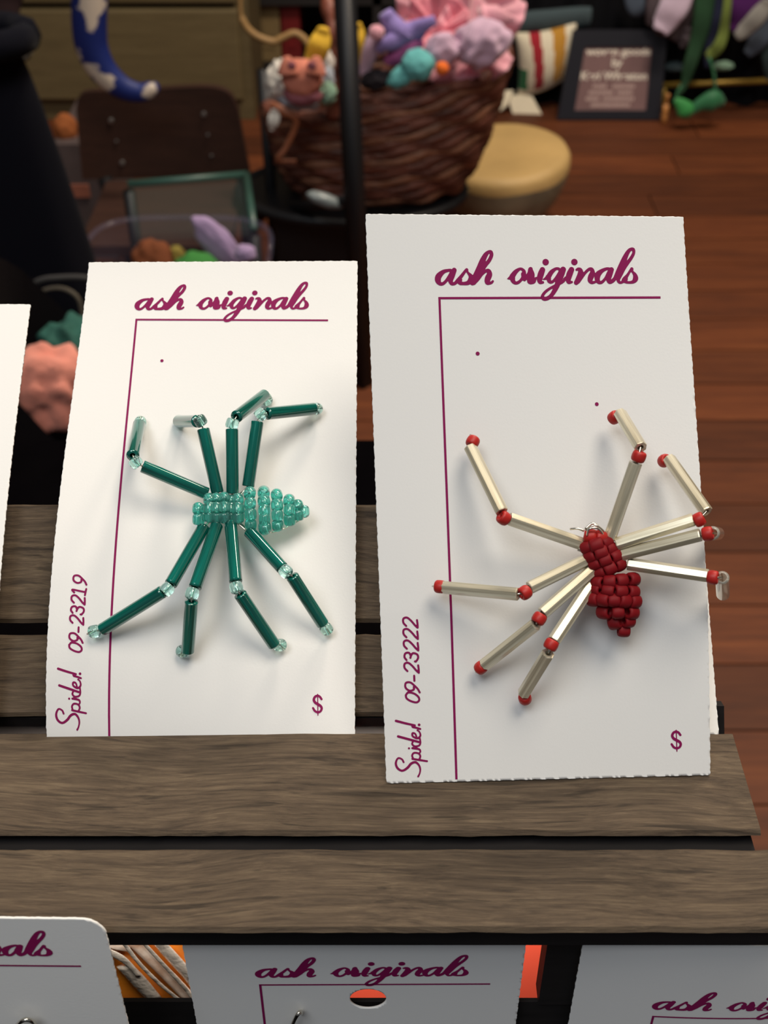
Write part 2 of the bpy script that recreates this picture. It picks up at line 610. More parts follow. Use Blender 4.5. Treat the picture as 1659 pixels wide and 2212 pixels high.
class Card:
    """a bent printed paper card: corners bl, br, tr, tl in world space, bulge in metres over (s, t) in 0..1"""

    def __init__(self, bl, br, tr, tl, bulge=None):
        self.c = [Vector(p) for p in (bl, br, tr, tl)]
        self.n = (self.c[1] - self.c[0]).cross(self.c[3] - self.c[0]).normalized()
        self.bulge = bulge or (lambda s, t: 0.0)

    def at(self, u, v, h=0.0):
        s, t = u / CW, v / CH
        bl, br, tr, tl = self.c
        p = bl * ((1 - s) * (1 - t)) + br * (s * (1 - t)) + tr * (s * t) + tl * ((1 - s) * t)
        return p + self.n * (self.bulge(s, t) + h)

    def mm(self, p):
        """card millimetres of a point lying near the card"""
        s, t = 0.5, 0.5
        for _ in range(12):
            q = self.at(s * CW, t * CH)
            d = p - q
            du = (self.at((s + .01) * CW, t * CH) - q) / .01
            dv = (self.at(s * CW, (t + .01) * CH) - q) / .01
            s += d.dot(du) / du.dot(du)
            t += d.dot(dv) / dv.dot(dv)
        return s, t

    def over(self, px, py, h):
        """the point H mm above the card's face on a sight line"""
        hh = h / 1000
        r = ray(px, py)
        off = hh
        for _ in range(6):
            o = self.c[0] + self.n * off
            p = CAM + r * ((o - CAM).dot(self.n) / r.dot(self.n))
            s, t = self.mm(p)
            off = hh + self.bulge(s, t)
        return p


PAPER_T = 0.00035


def build_card(card, label, rule, name='jewelry_card', parts=('ash', 'rule'), num=None, dollar=None, dots=(), hole=None,
               corner=0.0, group=None, rule_len=35.4, seed=1, rule_down=None, top=CH):
    def sdf(U, V):
        je = 0.035 * np.sin(V * 6.3 + seed) + 0.04 * np.sin(V * 2.7 + 2 * seed)
        jt = 0.03 * np.sin(U * 6.3 + seed) + 0.03 * np.sin(U * 2.7 + 2 * seed)
        r = corner
        dx = np.maximum(r - 0.25 - U + je, U - CW + r + 0.25 - je) - 0.0
        dy = np.maximum(r - 0.15 - V + jt, V - top + r + 0.15 - jt)
        d = np.minimum(np.maximum(dx, dy), 0) + np.hypot(np.maximum(dx, 0), np.maximum(dy, 0)) - r
        if hole:
            d = np.maximum(d, hole[2] - np.hypot(U - hole[0], V - hole[1]))
        return d
    vs, fs = sheet(sdf, -1, CW + 1, -1, top + 1, 0.42)
    base = card.at(CW / 2, 0)
    o = mk(name, [card.at(u, v) for u, v in vs], fs, 'paper', None, base=base, smooth=True,
           label=label, cat='card', group=group)
    md = o.modifiers.new('thickness', 'SOLIDIFY')
    md.thickness = PAPER_T
    md.offset = -1
    H = 0.00006

    def pr(nm, strokes, ou, ov, res):
        xs = [p[0] for s in strokes for p in s]
        ys = [p[1] for s in strokes for p in s]
        a, f = sheet(strokes_sdf(strokes), min(xs) - .6, max(xs) + .6, min(ys) - .6, max(ys) + .6, res)
        keep = [(u + ou, v + ov) for u, v in a]
        ff = [q for q in f if all(0 < keep[i][0] < CW and 0 < keep[i][1] < top for i in q)]
        if ff:
            mk(nm, [card.at(u, v, H) for u, v in keep], ff, 'ink', o)

    if 'ash' in parts:
        pr('brand_lettering', W_ASH, *rule, 0.11)
        pr('brand_lettering', W_ORIG, *rule, 0.11)
    if 'rule' in parts:
        lw = 0.36
        dn = rule_down or (0.0, -rule[1])
        k = 24
        mk('printed_rule', [card.at(rule[0] - lw / 2 + (rule_len + lw / 2) * i / k, rule[1] + s * lw / 2, H) for s in (-1, 1) for i in range(k + 1)],
           [(i, i + 1, k + 2 + i, k + 1 + i) for i in range(k)], 'ink', o)
        mk('printed_rule', [card.at(rule[0] + dn[0] * i / k + s * lw / 2, rule[1] + dn[1] * i / k, H) for s in (-1, 1) for i in range(k + 1)],
           [(k + 1 + i, k + 2 + i, i + 1, i) for i in range(k)], 'ink', o)
    if num:
        kv, pv = num[2:4] if len(num) > 2 else (1.0, 0.0)

        def sc_(st):
            return [[(a, pv + (b - pv) * kv, c) for a, b, c in q] for q in st]
        top_ = max(b for q in W_SPIDER for _, b, _ in q)
        kn = num[4] if len(num) > 4 else 1.0
        pr('printed_name', [[(a, pv + (top_ - pv) * kv + (b - top_) * kn, c) for a, b, c in q] for q in W_SPIDER], *num[1], 0.10)
        pr('printed_number', sc_(NUM[num[0]]), *num[1], 0.10)
    if dollar:
        pr('dollar_sign', W_DOLLAR, *dollar, 0.09)
    for d in dots:
        pr('ink_dot', [[(0, 0, d[2]), (0.01, 0, d[2])]], d[0], d[1], 0.08)
    return o


# ================================================================== STRUCTURE
# floor of separate planks
fx0, fx1, fy0, fy1 = -2.4, 2.4, -0.6, 3.2
floor = box('floor', (fx0, fx1, fy0, fy1, ZF - 0.05, ZF - 0.006), 'subfloor', kind='structure',
            label='red brown wooden plank floor of the shop')
pw, pl = 0.092, 1.25
v, f = box_vf(0.0012, pl - 0.0012, 0.0012, pw - 0.0012, -0.014, 0)
pme = bpy.data.meshes.new('plank')
pme.from_pydata(v, [], f)
pme.materials.append(M['plank'])
r = 0
y = fy0
while y < fy1 - pw:
    x = fx0 - (r * 0.47 % 1) * pl
    while x < fx1 - 0.3:
        if x > fx0 - 0.2 and x + pl < fx1 + 0.4 and (x + pl > -0.6 or y > 0.6):
            inst('plank', pme, Matrix.Translation((x, y, ZF)), floor)
        x += pl
    y += pw
    r += 1
box('wall_back', (fx0, fx1, fy1, fy1 + 0.1, ZF - 0.05, 1.8), 'wall', kind='structure', label='dim tan back wall of the shop')
box('wall_left', (fx0 - 0.1, fx0, fy0, fy1, ZF - 0.05, 1.8), 'wall', kind='structure', label='dim tan side wall beyond the drawers')
box('wall_right', (fx1, fx1 + 0.1, fy0, fy1, ZF - 0.05, 1.8), 'wall', kind='structure', label='dim tan side wall beyond the floor')

# ================================================================== TABLE AND SLATTED STAND
ZT = -0.0985
tb = thing('display_table', (-0.28, -0.05, ZF), 'black cloth-topped display table under the slatted stand', 'table')
box('table_top', (-0.62, 0.050, -0.40, 0.235, ZT - 0.03, ZT), 'blackcloth', tb, bev=0.004)
box('table_skirt', (-0.60, 0.035, -0.38, 0.215, ZF, ZT - 0.03), 'blackcloth', tb)

st = thing('slatted_stand', (-0.03, 0.0, ZT), 'small weathered wooden slat display stand with seat and leaning back', 'stand')


def slat(x0, x1, a, b, z_of, t, jag=1):
    """board from x0..x1 between profile points a and b (y, z), thickness t, softly worn edges"""
    a, b = Vector((0, *a)), Vector((0, *b))
    d = (b - a).normalized()
    n = Vector((1, 0, 0)).cross(d)
    nx = 90
    V, Fc = [], []
    ring = [(0.0006, 0), (-0.0, -0.0005), (0.0012, -t)]
    for i in range(nx + 1):
        x = x0 + (x1 - x0) * i / nx
        e1 = 0.00022 * noise.noise(Vector((x * 120, jag, 0))) + 0.00012 * noise.noise(Vector((x * 500, jag, 3)))
        e2 = 0.00022 * noise.noise(Vector((x * 120, jag, 7))) + 0.00012 * noise.noise(Vector((x * 500, jag, 9)))
        L = (b - a).length
        prof = [(0.0014 + e1, -t), (0 + e1, -0.0006), (0.0006 + e1, 0), (L - 0.0006 + e2, 0), (L + e2, -0.0006), (L - 0.0014 + e2, -t)]
        for s, h in prof:
            p = a + d * s + n * h
            V.append((x, p.y, p.z))
    m = 6
    for i in range(nx):
        for k in range(m):
            k2 = (k + 1) % m
            Fc.append((i * m + k, (i + 1) * m + k, (i + 1) * m + k2, i * m + k2))
    Fc.append(tuple(range(m)))
    Fc.append(tuple(nx * m + k for k in range(m))[::-1])
    return mk('slat', V, Fc, 'slat', st)


XL = -0.115
slat(XL, 0.0570, (-0.0095, 0), (0.0106, 0), 0, 0.0022, 1)
slat(XL, 0.0590, (-0.0258, 0), (-0.0120, 0), 0, 0.0022, 2)
ca, sa = math.cos(math.radians(31.5)), math.sin(math.radians(31.5))


def bp(s, h=0.0):
    return (0.0140 + s * ca - h * sa, s * sa + h * ca)


slat(XL, 0.0500, bp(0.0), bp(0.0139), 0, 0.0022, 3)
slat(XL, 0.0500, bp(0.0160), bp(0.0375), 0, 0.0022, 4)
# dark frame: black strip standing in for shade below front slat, bottom rail, posts, rails below the boards
box('front_shade_strip', (XL + 0.004, 0.0588, -0.0235, -0.0215, -0.0075, -0.0026), 'stain', st)
box('seat_rail', (XL + 0.004, 0.0562, -0.0112, -0.0050, -0.008, -0.0026), 'stain', st)
box('seat_rail', (XL + 0.004, 0.0565, 0.0145, 0.0165, -0.009, -0.0012), 'stain', st)
box('bottom_rail', (XL + 0.004, 0.053, -0.0200, -0.0193, ZT, -0.0295), 'stain', st)
for x in (XL + 0.004, 0.0245):
    box('post', (x, x + 0.006, -0.0205, -0.0170, -0.0294, -0.0026), 'stain', st)
for x in (XL + 0.004, 0.0245):
    box('post', (x, x + 0.006, 0.0170, 0.0230, ZT, -0.003), 'stain', st)
slab('back_rail', [(0.0545, 0.012, -0.006), (0.0572, 0.012, -0.006), (0.0565, 0.0150, 0.0012), (0.0545, 0.0150, 0.0012)], 0.002, 'stain', st)
for x in (-0.10, 0.040):
    slab('back_brace', [(x, *bp(-0.002, -0.0024)), (x + 0.006, *bp(-0.002, -0.0024)), (x + 0.006, *bp(0.036, -0.0024)), (x, *bp(0.036, -0.0024))], 0.003, 'stain', st)
box('back_panel', (XL + 0.004, 0.045, 0.024, 0.026, ZT, 0.001), 'stain', st)

# ================================================================== CARDS
# right card with the red spider
bl, br = onz(838, 1690, 0.0004), onz(1538, 1672, 0.0004)
RC = Card(bl, br, far(1479, 466, br, 0.089), far(793, 460, bl, 0.089),
          lambda s, t: 0.0030 * math.sin(math.pi * min(max(t, 0), 1)) ** 1.0 * (0.35 + 0.9 * max(s, 0)) * math.exp(-max(t - .3, 0) * 2))


def uv_r(px, py):
    return card_mm(px, py)


build_card(RC, 'white paper card with a red and silver beaded spider, numbered 09-23222', RULE,
           num=('22', RULE), dollar=uv_r(1459, 1597), dots=[(*uv_r(1030, 760), 0.62), (*uv_r(1285, 871), 0.6)], seed=1,
           rule_down=(uv_r(988, 1697)[0] - RULE[0], -RULE[1] + 0.2))

# card hidden behind it
b2r = onz(1556, 1584, 0.0)
b2l = b2r + Vector((-0.051, -0.0005, 0))
t2r = far(1474, 545, b2r, 0.088)
t2l = t2r + Vector((-0.051, 0, 0))
SC = Card(b2l, b2r, t2r, t2l)
build_card(SC, 'plain white edge of a spare card tucked behind the red spider card', (10, 70), parts=(), seed=3)

# left card with the green spider
bl, br = onz(107, 1581, 0.0), onz(770, 1580, 0.0)
tl, tr = far(195, 565, bl, 0.0875), far(775, 562, br, 0.0875)
k = 0.0018
dl, dr = (tl - bl).normalized(), (tr - br).normalized()
LC = Card(bl - dl * k, br - dr * k, tr, tl,
          lambda s, t: 0.0062 * math.sin(math.pi * min(max(t, 0), 1) ** 0.62) ** 1.4 * (1 - 0.85 * min(max(s, 0), 1)))
lrule = LC.mm(LC.over(295, 691, 0))
lrule = (lrule[0] * CW, lrule[1] * CH)
ldn = LC.mm(LC.over(236, 1576, 0))


def uv_l(px, py):
    q = LC.mm(LC.over(px, py, 0))
    return q[0] * CW, q[1] * CH


# left card's own offset of the upright lettering
lnum = uv_l(160, 1243)
rtop = card_mm(880, 1326)
build_card(LC, 'white paper card with a dark green beaded spider, numbered 09-23219', lrule,
           num=('19', (lnum[0] - (rtop[0] - RULE[0]) + 0.6, lnum[1] - (rtop[1] - RULE[1])), 0.945, rtop[1] - RULE[1], 1.06), dollar=uv_l(686, 1522),
           dots=[(*uv_l(350, 780), 0.6)], seed=2, rule_len=uv_l(709, 687)[0] - lrule[0],
           rule_down=(ldn[0] * CW - lrule[0], ldn[1] * CH - lrule[1] - 1.0))

# card at the far end of the row
br = onz(-8, 1581, 0.0)
tr = far(69, 656, br, 0.081)
FC = Card(br + Vector((-0.051, 0, 0)), br, tr, tr + Vector((-0.051, 0.0, 0.0003)),
          lambda s, t: 0.004 * math.sin(math.pi * min(max(t, 0), 1) ** 0.7))
build_card(FC, 'cream white card edge beside the green spider card, its print out of sight', (10.5, 76), seed=4)

# three cards standing upright below the seat
z0 = ZT + 0.0003
tm = onz(395, 2028, -0.0090)
tm2 = onz(1142, 2025, -0.0090)
MC = Card((tm.x, tm.y - 0.0008, z0), (tm2.x, tm2.y - 0.0008, z0), tm2, tm,
          lambda s, t: 0.0)
mr = MC.mm(MC.over(562, 2127, 0))
mh = MC.mm(MC.over(795, 2158, 0))
build_card(MC, 'grey-lit white card with a round hanging hole, standing under the slat seat', (mr[0] * CW, mr[1] * CH),
           hole=(mh[0] * CW, mh[1] * CH, 2.85), seed=5)
tl = onz(1265, 2027, -0.0088)
tr = tl + Vector((0.051, 0, 0))
NC = Card((tl.x, tl.y - 0.0008, z0), (tr.x, tr.y - 0.0008, z0), tr, tl,
          lambda s, t: 0.0012 * math.sin(math.pi * s))
nr = NC.mm(NC.over(1411, 2195, 0))
build_card(NC, 'pale card without a hole in view, standing under the slat seat beside dark post', (nr[0] * CW, nr[1] * CH), seed=6)
tr = onz(205, 1990, 0.0046)
tr = Vector((tr.x + 0.0013, -0.0272, 0.0050))
tl = tr + Vector((-0.051, 0, 0.0010))
zo = tr.z - 0.0889
OC = Card((tl.x + 0.0018, tl.y - 0.004, zo), (tr.x + 0.0018, tr.y - 0.004, zo), tr, tl, lambda s, t: 0.0006 * math.sin(math.pi * t))
box('front_ledge', (-0.112, -0.040, -0.042, -0.0235, ZT, zo - 0.0002), 'stain', st)
orr = OC.mm(OC.over(175, 2087, 0))
build_card(OC, 'round-cornered white card leaning in front of the front slat', (orr[0] * CW - 35.4, orr[1] * CH), corner=3.2, seed=7)

# small earring hooks on the lower cards
for card, path, lab in ((MC, [(628, 2222, 1.2), (640, 2196, 1.6), (648, 2186, 1.2), (652, 2189, 0.0)], 'thin silver wire hook pinned through the card with the hole'),
                        (OC, [(36, 2216, 1.2), (50, 2204, 1.8), (66, 2204, 1.6), (78, 2216, 0.6)], 'dark wire loop at the foot of the round-cornered card')):
    P3 = [card.over(*q) for q in path]
    tube('earring_hook', [Vector(p) for p in smoothpath([tuple(q) for q in P3], 5)], 0.00035, 'wire', None, seg=8, label=lab, cat='hook')


# ================================================================== BEADED SPIDERS
def lathe_mesh(name, prof, seg, m):
    """closed profile (r, z) turned about Z"""
    n = len(prof)
    V = [(r * math.cos(2 * math.pi * k / seg), r * math.sin(2 * math.pi * k / seg), z) for k in range(seg) for r, z in prof]
    Fc = [(k * n + i, ((k + 1) % seg) * n + i, ((k + 1) % seg) * n + (i + 1) % n, k * n + (i + 1) % n) for k in range(seg) for i in range(n)]
    me = bpy.data.meshes.new(name)
    me.from_pydata(V, [], Fc)
    me.materials.append(m)
    return me


def smooth_me(me, angle=40):
    me.polygons.foreach_set('use_smooth', [True] * len(me.polygons))
    me.update()
    try:
        me.set_sharp_from_angle(angle=math.radians(angle))
    except Exception:
        pass
    return me


def bead_prof(ro, ri, h, n=14):
    rc, rr = (ro + ri) / 2, (ro - ri) / 2
    return [(rc + rr * math.copysign(abs(math.cos(2 * math.pi * k / n)) ** 0.8, math.cos(2 * math.pi * k / n)),
             h / 2 * math.copysign(abs(math.sin(2 * math.pi * k / n)) ** 0.75, math.sin(2 * math.pi * k / n))) for k in range(n)]


bug_g = smooth_me(lathe_mesh('bugle_bead', [(0.45, 0), (0.94, 0), (1, 0.012), (1, 0.988), (0.94, 1), (0.45, 1)], 20, M['bugle_green']))
bug_s = lathe_mesh('bugle_bead', [(0.5, 0), (0.95, 0), (1, 0.012), (1, 0.988), (0.95, 1), (0.5, 1)], 7, M['bugle_silver'])
bug_c = smooth_me(lathe_mesh('bugle_bead', [(0.66, 0), (0.94, 0), (1, 0.02), (1, 0.98), (0.94, 1), (0.66, 1)], 20, M['bugle_clear']))
bead_t = smooth_me(lathe_mesh('bead', bead_prof(1, 0.28, 1.7), 18, M['bead_teal']), 80)
bead_p = smooth_me(lathe_mesh('bead', bead_prof(1, 0.24, 1.7), 18, M['bead_pale']), 80)
bead_r = smooth_me(lathe_mesh('bead', bead_prof(1, 0.28, 1.7), 18, M['bead_red']), 80)
bead_b = smooth_me(lathe_mesh('bead', bead_prof(1, 0.28, 1.6), 18, M['bead_bright']), 80)


def along(p, d, rad, length):
    q = Vector(d).to_track_quat('Z', 'Y').to_matrix().to_4x4()
    return Matrix.Translation(p) @ q @ Matrix.Diagonal((rad, rad, length, 1))


def spider(card, ox, oy, k, legs, rows, label, bug, bead_body, bead_knee, rb, rk, r_body, clear=()):
    def P(x, y, h):
        return card.over(ox + x / k, oy + y / k, h)
    cx, cy = rows[3][0], rows[3][1]
    base = P(cx, cy, 0)
    t = thing('beaded_spider', base, label, 'spider')
    for li, (a, b, kn, c, d, tip) in enumerate(legs):
        A, B, KN, Cc, Dd, T = (P(*q) if q else None for q in (a, b, kn, c, d, tip))
        body = P(cx + (a[0] - cx) * 0.5, cy + (a[1] - cy) * 0.5, a[2])
        pth = [body, A, B, KN, Cc, Dd] + ([T] if T is not None else [])
        leg = tube('leg', pth, 0.00016, 'wire', t, seg=6)
        inst('bugle_bead', bug, along(A, B - A, rb, (B - A).length), leg)
        inst('bugle_bead', bug_c if li in clear else bug, along(Cc, Dd - Cc, rb, (Dd - Cc).length), leg)
        inst('bead', bead_knee, along(KN, (Cc - B).normalized() + (KN - B).normalized() * .3, rk, rk * 0.92), leg)
        if T is not None:
            inst('bead', bead_knee, along(T, (T - Dd) if (T - Dd).length > 3e-4 else (Dd - Cc), rk * .96, rk * 0.9), leg)
        end = pth[-1]
        d2 = (end - Cc).normalized()
        tube('wire', [end, end + d2 * 0.0011, end + d2 * 0.0013 + card.n * 0.0006, end + card.n * 0.0009], 0.00014, 'wire', leg, seg=6)
    # rows of body beads: centre, direction across, count, half width (crop units), height, layers
    for (x, y, ax, ay, n, hw, h0, dome) in rows:
        for layer in ((1, 0) if n > 1 else (1,)):
            for i in range(n):
                q = 0 if n == 1 else -1 + 2 * i / (n - 1)
                rise = dome * math.sqrt(max(0.0, 1 - 0.75 * q * q))
                hh = h0 + (rise if layer else -rise * 0.6)
                p = P(x + ax * hw * q, y + ay * hw * q, hh)
                p2 = P(x + ax * (hw * q + 20), y + ay * (hw * q + 20), hh - 0.25 * dome * q)
                sc = r_body * random.uniform(0.94, 1.07)
                me = bead_b if (bead_body is bead_r and rows.index((x, y, ax, ay, n, hw, h0, dome)) == 0) else bead_body
                inst('bead', me, along(p, p2 - p + Vector([random.uniform(-.12, .12) for _ in range(3)]) * (p2 - p).length, sc, sc * 1.02), t)
    return t, P


gl = [
    ((765, 705, 4.6), (365, 535, 8), (322, 510, 8.6), (305, 470, 9), (345, 275, 2.2), (352, 262, 1.2)),
    ((830, 700, 4.8), (740, 305, 8.5), (722, 255, 9.6), (705, 257, 9.3), (588, 258, 1.6), (592, 255, 1.0)),
    ((922, 705, 4.8), (918, 305, 8.5), (920, 272, 9), (945, 230, 9.3), (1120, 95, 2.4), (1132, 122, 1.4)),
    ((1018, 660, 4.8), (1075, 260, 8.5), (1097, 215, 9), (1135, 210, 8.8), (1425, 180, 2.6), (1440, 180, 2)),
    ((745, 910, 4.6), (540, 1265, 8), (518, 1295, 8.2), (490, 1310, 8), (115, 1545, 2), (68, 1555, 1.6)),
    ((825, 900, 4.8), (690, 1285, 8.5), (672, 1322, 8.8), (668, 1370, 8.6), (645, 1680, 2.2), (615, 1678, 1.4)),
    ((910, 885, 4.8), (942, 1250, 8.5), (945, 1285, 8.8), (968, 1325, 8.5), (1180, 1640, 2.2), (1215, 1640, 1.6)),
    ((1025, 940, 4.8), (1230, 1165, 8), (1250, 1185, 8.4), (1290, 1215, 8.2), (1480, 1510, 2.2), (1502, 1540, 1.6))]
grows = []
kz = 2.86 / 5.53


def gz(x, y):
    return (390 + x / 5.53 - 180) * 2.86, (1020 + y / 5.53 - 820) * 2.86


for x, y, n, hw, h0, dm in [(212, 500, 2, 62, 4.8, 1.2), (345, 430, 3, 100, 4.9, 1.3), (430, 430, 3, 105, 4.9, 1.3), (525, 425, 3, 110, 4.9, 1.3), (600, 440, 3, 95, 4.5, 1.0),
                            (685, 435, 3, 105, 4.9, 1.3),
                            (832, 440, 4, 190, 4.4, 1.6), (1000, 455, 5, 210, 4.4, 2.0), (1155, 455, 4, 180, 4.4, 1.9), (1300, 455, 3, 115, 4.3, 1.4),
                            (1400, 460, 2, 55, 4.2, 0.8), (1470, 470, 1, 0, 4.2, 0)]:
    a, b = gz(x, y)
    grows.append((a, b, 0.03, 1.0, n, hw * kz, h0, dm))
gs, GP = spider(LC, 180, 820, 2.86, gl, grows, 'spider of dark green bugle beads with aqua bead body, pinned to card',
                bug_g, bead_t, bead_p, 0.00108, 0.00112, 0.00102)
for pts in ([(1300, 745, 5), (1345, 790, 4), (1340, 860, 3.6), (1300, 890, 3.5)], [(1100, 930, 4.2), (1160, 945, 4), (1240, 920, 4), (1300, 880, 3.8)],
            [(735, 890, 5.2), (748, 905, 5.6), (742, 925, 5)], [(970, 720, 5), (1000, 675, 5.2)], [(945, 880, 5), (1008, 935, 5)]):
    tube('wire', [Vector(q) for q in smoothpath([tuple(GP(*p)) for p in pts], 5)], 0.00014, 'wire', gs, seg=6)

rl = [
    ((815, 765, 4.8), (440, 635, 8), (410, 632, 8.6), (400, 600, 8.6), (232, 258, 3.2), (247, 230, 2.8)),
    ((965, 745, 5), (1105, 340, 9), (1122, 308, 9.5), (1132, 262, 9.6), (1022, 80, 3), (994, 102, 2.0)),
    ((1005, 770, 5.4), (1412, 641, 9), (1440, 640, 9.4), (1478, 600, 9.4), (1280, 318, 3), (1258, 330, 1.8)),
    ((1010, 832, 5), (1448, 722, 10), (1485, 715, 10.6), (1512, 712, 10.6), (1538, 714, 0.5), None),
    ((1065, 875, 5), (1488, 938, 9), (1512, 945, 9.6), (1562, 945, 9.6), (1566, 1035, 0.8), None),
    ((860, 845, 4.8), (545, 1000, 8), (522, 1025, 8.6), (487, 1032, 8.6), (92, 996, 3.2), (74, 994, 3)),
    ((890, 895, 4.8), (615, 1135, 8), (597, 1162, 8.4), (580, 1190, 8.2), (308, 1405, 2.4), (290, 1420, 2)),
    ((870, 985, 4.6), (675, 1280, 8.5), (660, 1300, 8.8), (645, 1345, 8.6), (515, 1558, 2.6), (522, 1582, 1.8))]
rrows = []


def rz(x, y):
    return (1230 + x / 7.375 - 920) * 2.44, (1100 + y / 7.375 - 860) * 2.44


kr = 2.44 / 7.375
for x, y, ax, ay, n, hw, h0, dm in [(408, 440, .97, .12, 2, 80, 5.2, 0.6), (430, 570, .96, -.25, 3, 150, 4.8, 1.5), (500, 690, .93, -.36, 3, 160, 4.8, 1.5),
                                    (570, 810, .93, -.36, 3, 165, 4.8, 1.5), (640, 940, .93, -.36, 3, 155, 4.6, 1.4),
                                    (735, 1145, .98, -.1, 4, 275, 4.4, 2.0), (715, 1300, .99, .06, 4, 280, 4.3, 2.2), (705, 1450, .99, .05, 5, 320, 4.2, 2.3),
                                    (770, 1640, .99, .02, 3, 215, 4.1, 1.9), (830, 1790, .98, -.1, 2, 105, 4.1, 1.0), (865, 1930, 1, 0, 1, 0, 4.0, 0)]:
    a, b = rz(x, y)
    rrows.append((a, b, ax, ay, n, hw * kr, h0, dm))
rs, RP = spider(RC, 920, 860, 2.44, rl, rrows, 'spider of silvery bugle beads with frosted red bead body, pinned to card',
                bug_s, bead_r, bead_b, 0.00102, 0.00108, 0.00112, clear=(3, 4))
for pts in ([(835, 745, 5), (845, 700, 6), (890, 670, 6.4), (935, 700, 6), (940, 725, 5.4)], [(850, 725, 6.5), (860, 690, 7), (900, 685, 7), (925, 705, 6.6), (938, 730, 6)],
            [(838, 690, 6), (880, 660, 6), (920, 690, 6), (930, 715, 6)], [(1105, 1100, 4), (1098, 1140, 3.6), (1075, 1190, 3.5), (1060, 1205, 3.4)],
            [(800, 800, 4.6), (825, 805, 5), (835, 780, 5)], [(760, 690, 5), (800, 688, 5.4), (832, 700, 5.4)]):
    tube('wire', [Vector(q) for q in smoothpath([tuple(RP(*p)) for p in pts], 5)], 0.00018, 'wire', rs, seg=6)

# ================================================================== PACKETS UNDER THE SEAT
M['coral'] = mat('coral_card', (0.80, 0.10, 0.055), 0.55, var=0.05, vscale=60)
M['amber'] = mat('amber_print', (0.75, 0.26, 0.02), 0.35, var=0.3, vscale=120, col2=(0.5, 0.12, 0.02))
M['film'] = mat('packet_film_shine', (0.95, 0.84, 0.76), 0.12, trans=0.0, coat=1.0, var=0.5, vscale=260, col2=(0.55, 0.33, 0.22), stretch=(1, 1, 1))  # opaque pale tone stands in for whitish shine on the film
M['filmshine'] = mat('crinkled_film', (0.85, 0.8, 0.74), 0.12, metal=0.6, coat=1.0, bump=0.6, bscale=400)
yb = 0.0040
cb = thing('coral_box', (0.01, yb, ZT), 'flat coral orange box under the seat behind the card with the hole', 'box')
cr_b, cr_t = ony(1187, 2175, -0.001), ony(1186, 2020, 0.003)
ed = cr_t - cr_b
cr_b = cr_b + ed * ((ZT - cr_b.z) / ed.z)
wv_ = Vector((-0.0405, 0, 0))
slab('carton', [cr_b + wv_, cr_b, cr_t, cr_t + wv_], 0.004, 'coral', cb)
slab('lid_flap', [cr_t + wv_ - ed * 0.4 + Vector((0, 0.0042, 0)), cr_t - ed * 0.4 + Vector((0, 0.0042, 0)), cr_t + Vector((0, 0.0042, 0)), cr_t + wv_ + Vector((0, 0.0042, 0))], 0.0004, 'coral', cb)
pk = thing('bead_packet', (-0.038, yb, ZT), 'shiny clear packet with amber contents under the seat beside round-cornered card', 'packet')
xa, xb = ony(205, 2100, yb).x, ony(440, 2100, yb).x
box('backing', (xa, xb, yb - 0.0002, yb + 0.0012, ZT, -0.043), 'amber', pk)


def pq(px, py, h=0.0006):
    return ony(px, py, yb - h)


def film(nm, pts, m, h=0.0007, r=9):
    sp = smoothpath(pts, 5)
    tube(nm, [pq(p[0], p[1], h) for p in sp], [p[2] * 1.35 * pxm(p[1], yb) for p in sp], m, pk, seg=10, flat=0.22, side=(0, 1, 0))


film('film_fold', [(285, 2030, 13), (330, 2075, 13), (375, 2120, 13), (412, 2160, 12)], 'film', 0.0010)
film('film_ridge', [(300, 2026, 4), (345, 2075, 4), (400, 2135, 4), (420, 2165, 3)], 'filmshine', 0.0016)
film('film_ridge', [(262, 2030, 4), (300, 2080, 4), (350, 2130, 4), (395, 2166, 4)], 'filmshine', 0.0016)
film('film_ridge', [(225, 2052, 8), (255, 2066, 9), (280, 2085, 6), (300, 2110, 4)], 'filmshine', 0.0014)
film('film_fold', [(268, 2085, 14), (300, 2120, 15), (335, 2160, 13)], 'filmshine', 0.0009)
film('film_ridge', [(330, 2020, 10), (365, 2060, 12), (405, 2105, 11), (420, 2130, 8)], 'filmshine', 0.0010)
film('film_fold', [(220, 2036, 9), (250, 2044, 10), (280, 2050, 9)], 'film', 0.0009)

# ================================================================== BACKGROUND: LEFT
M['dresser'] = wood('olive_tan_wood', (0.085, 0.062, 0.028), (0.130, 0.096, 0.044), (0.17, 0.128, 0.062), along=(3, 30, 30), rough=0.6, bump=0.1, dist=0.002, rnd=0.08)
M['darkshelf'] = mat('near_black_wood', (0.012, 0.010, 0.010), 0.6, var=0.3, vscale=12)
YD = 2.35
dl_, dr_ = ony(-160, 200, YD).x, ony(548, 200, YD).x
ds = thing('chest_of_drawers', ((dl_ + dr_) / 2, YD + 0.2, ZF), 'olive tan wooden chest of wide drawers behind the folding chair', 'dresser')
box('carcass', (dl_, dr_, YD, YD + 0.24, ZF, 0.3), 'dresser', ds)
zz = [ZF + 0.04]
while zz[-1] < 0.1:
    zz.append(zz[-1] + 0.19)
for a, b in zip(zz[:-1], zz[1:]):
    box('drawer_front', (dl_ + 0.02, dr_ - 0.02, YD - 0.018, YD, a + 0.006, b - 0.006), 'dresser', ds, bev=0.004)

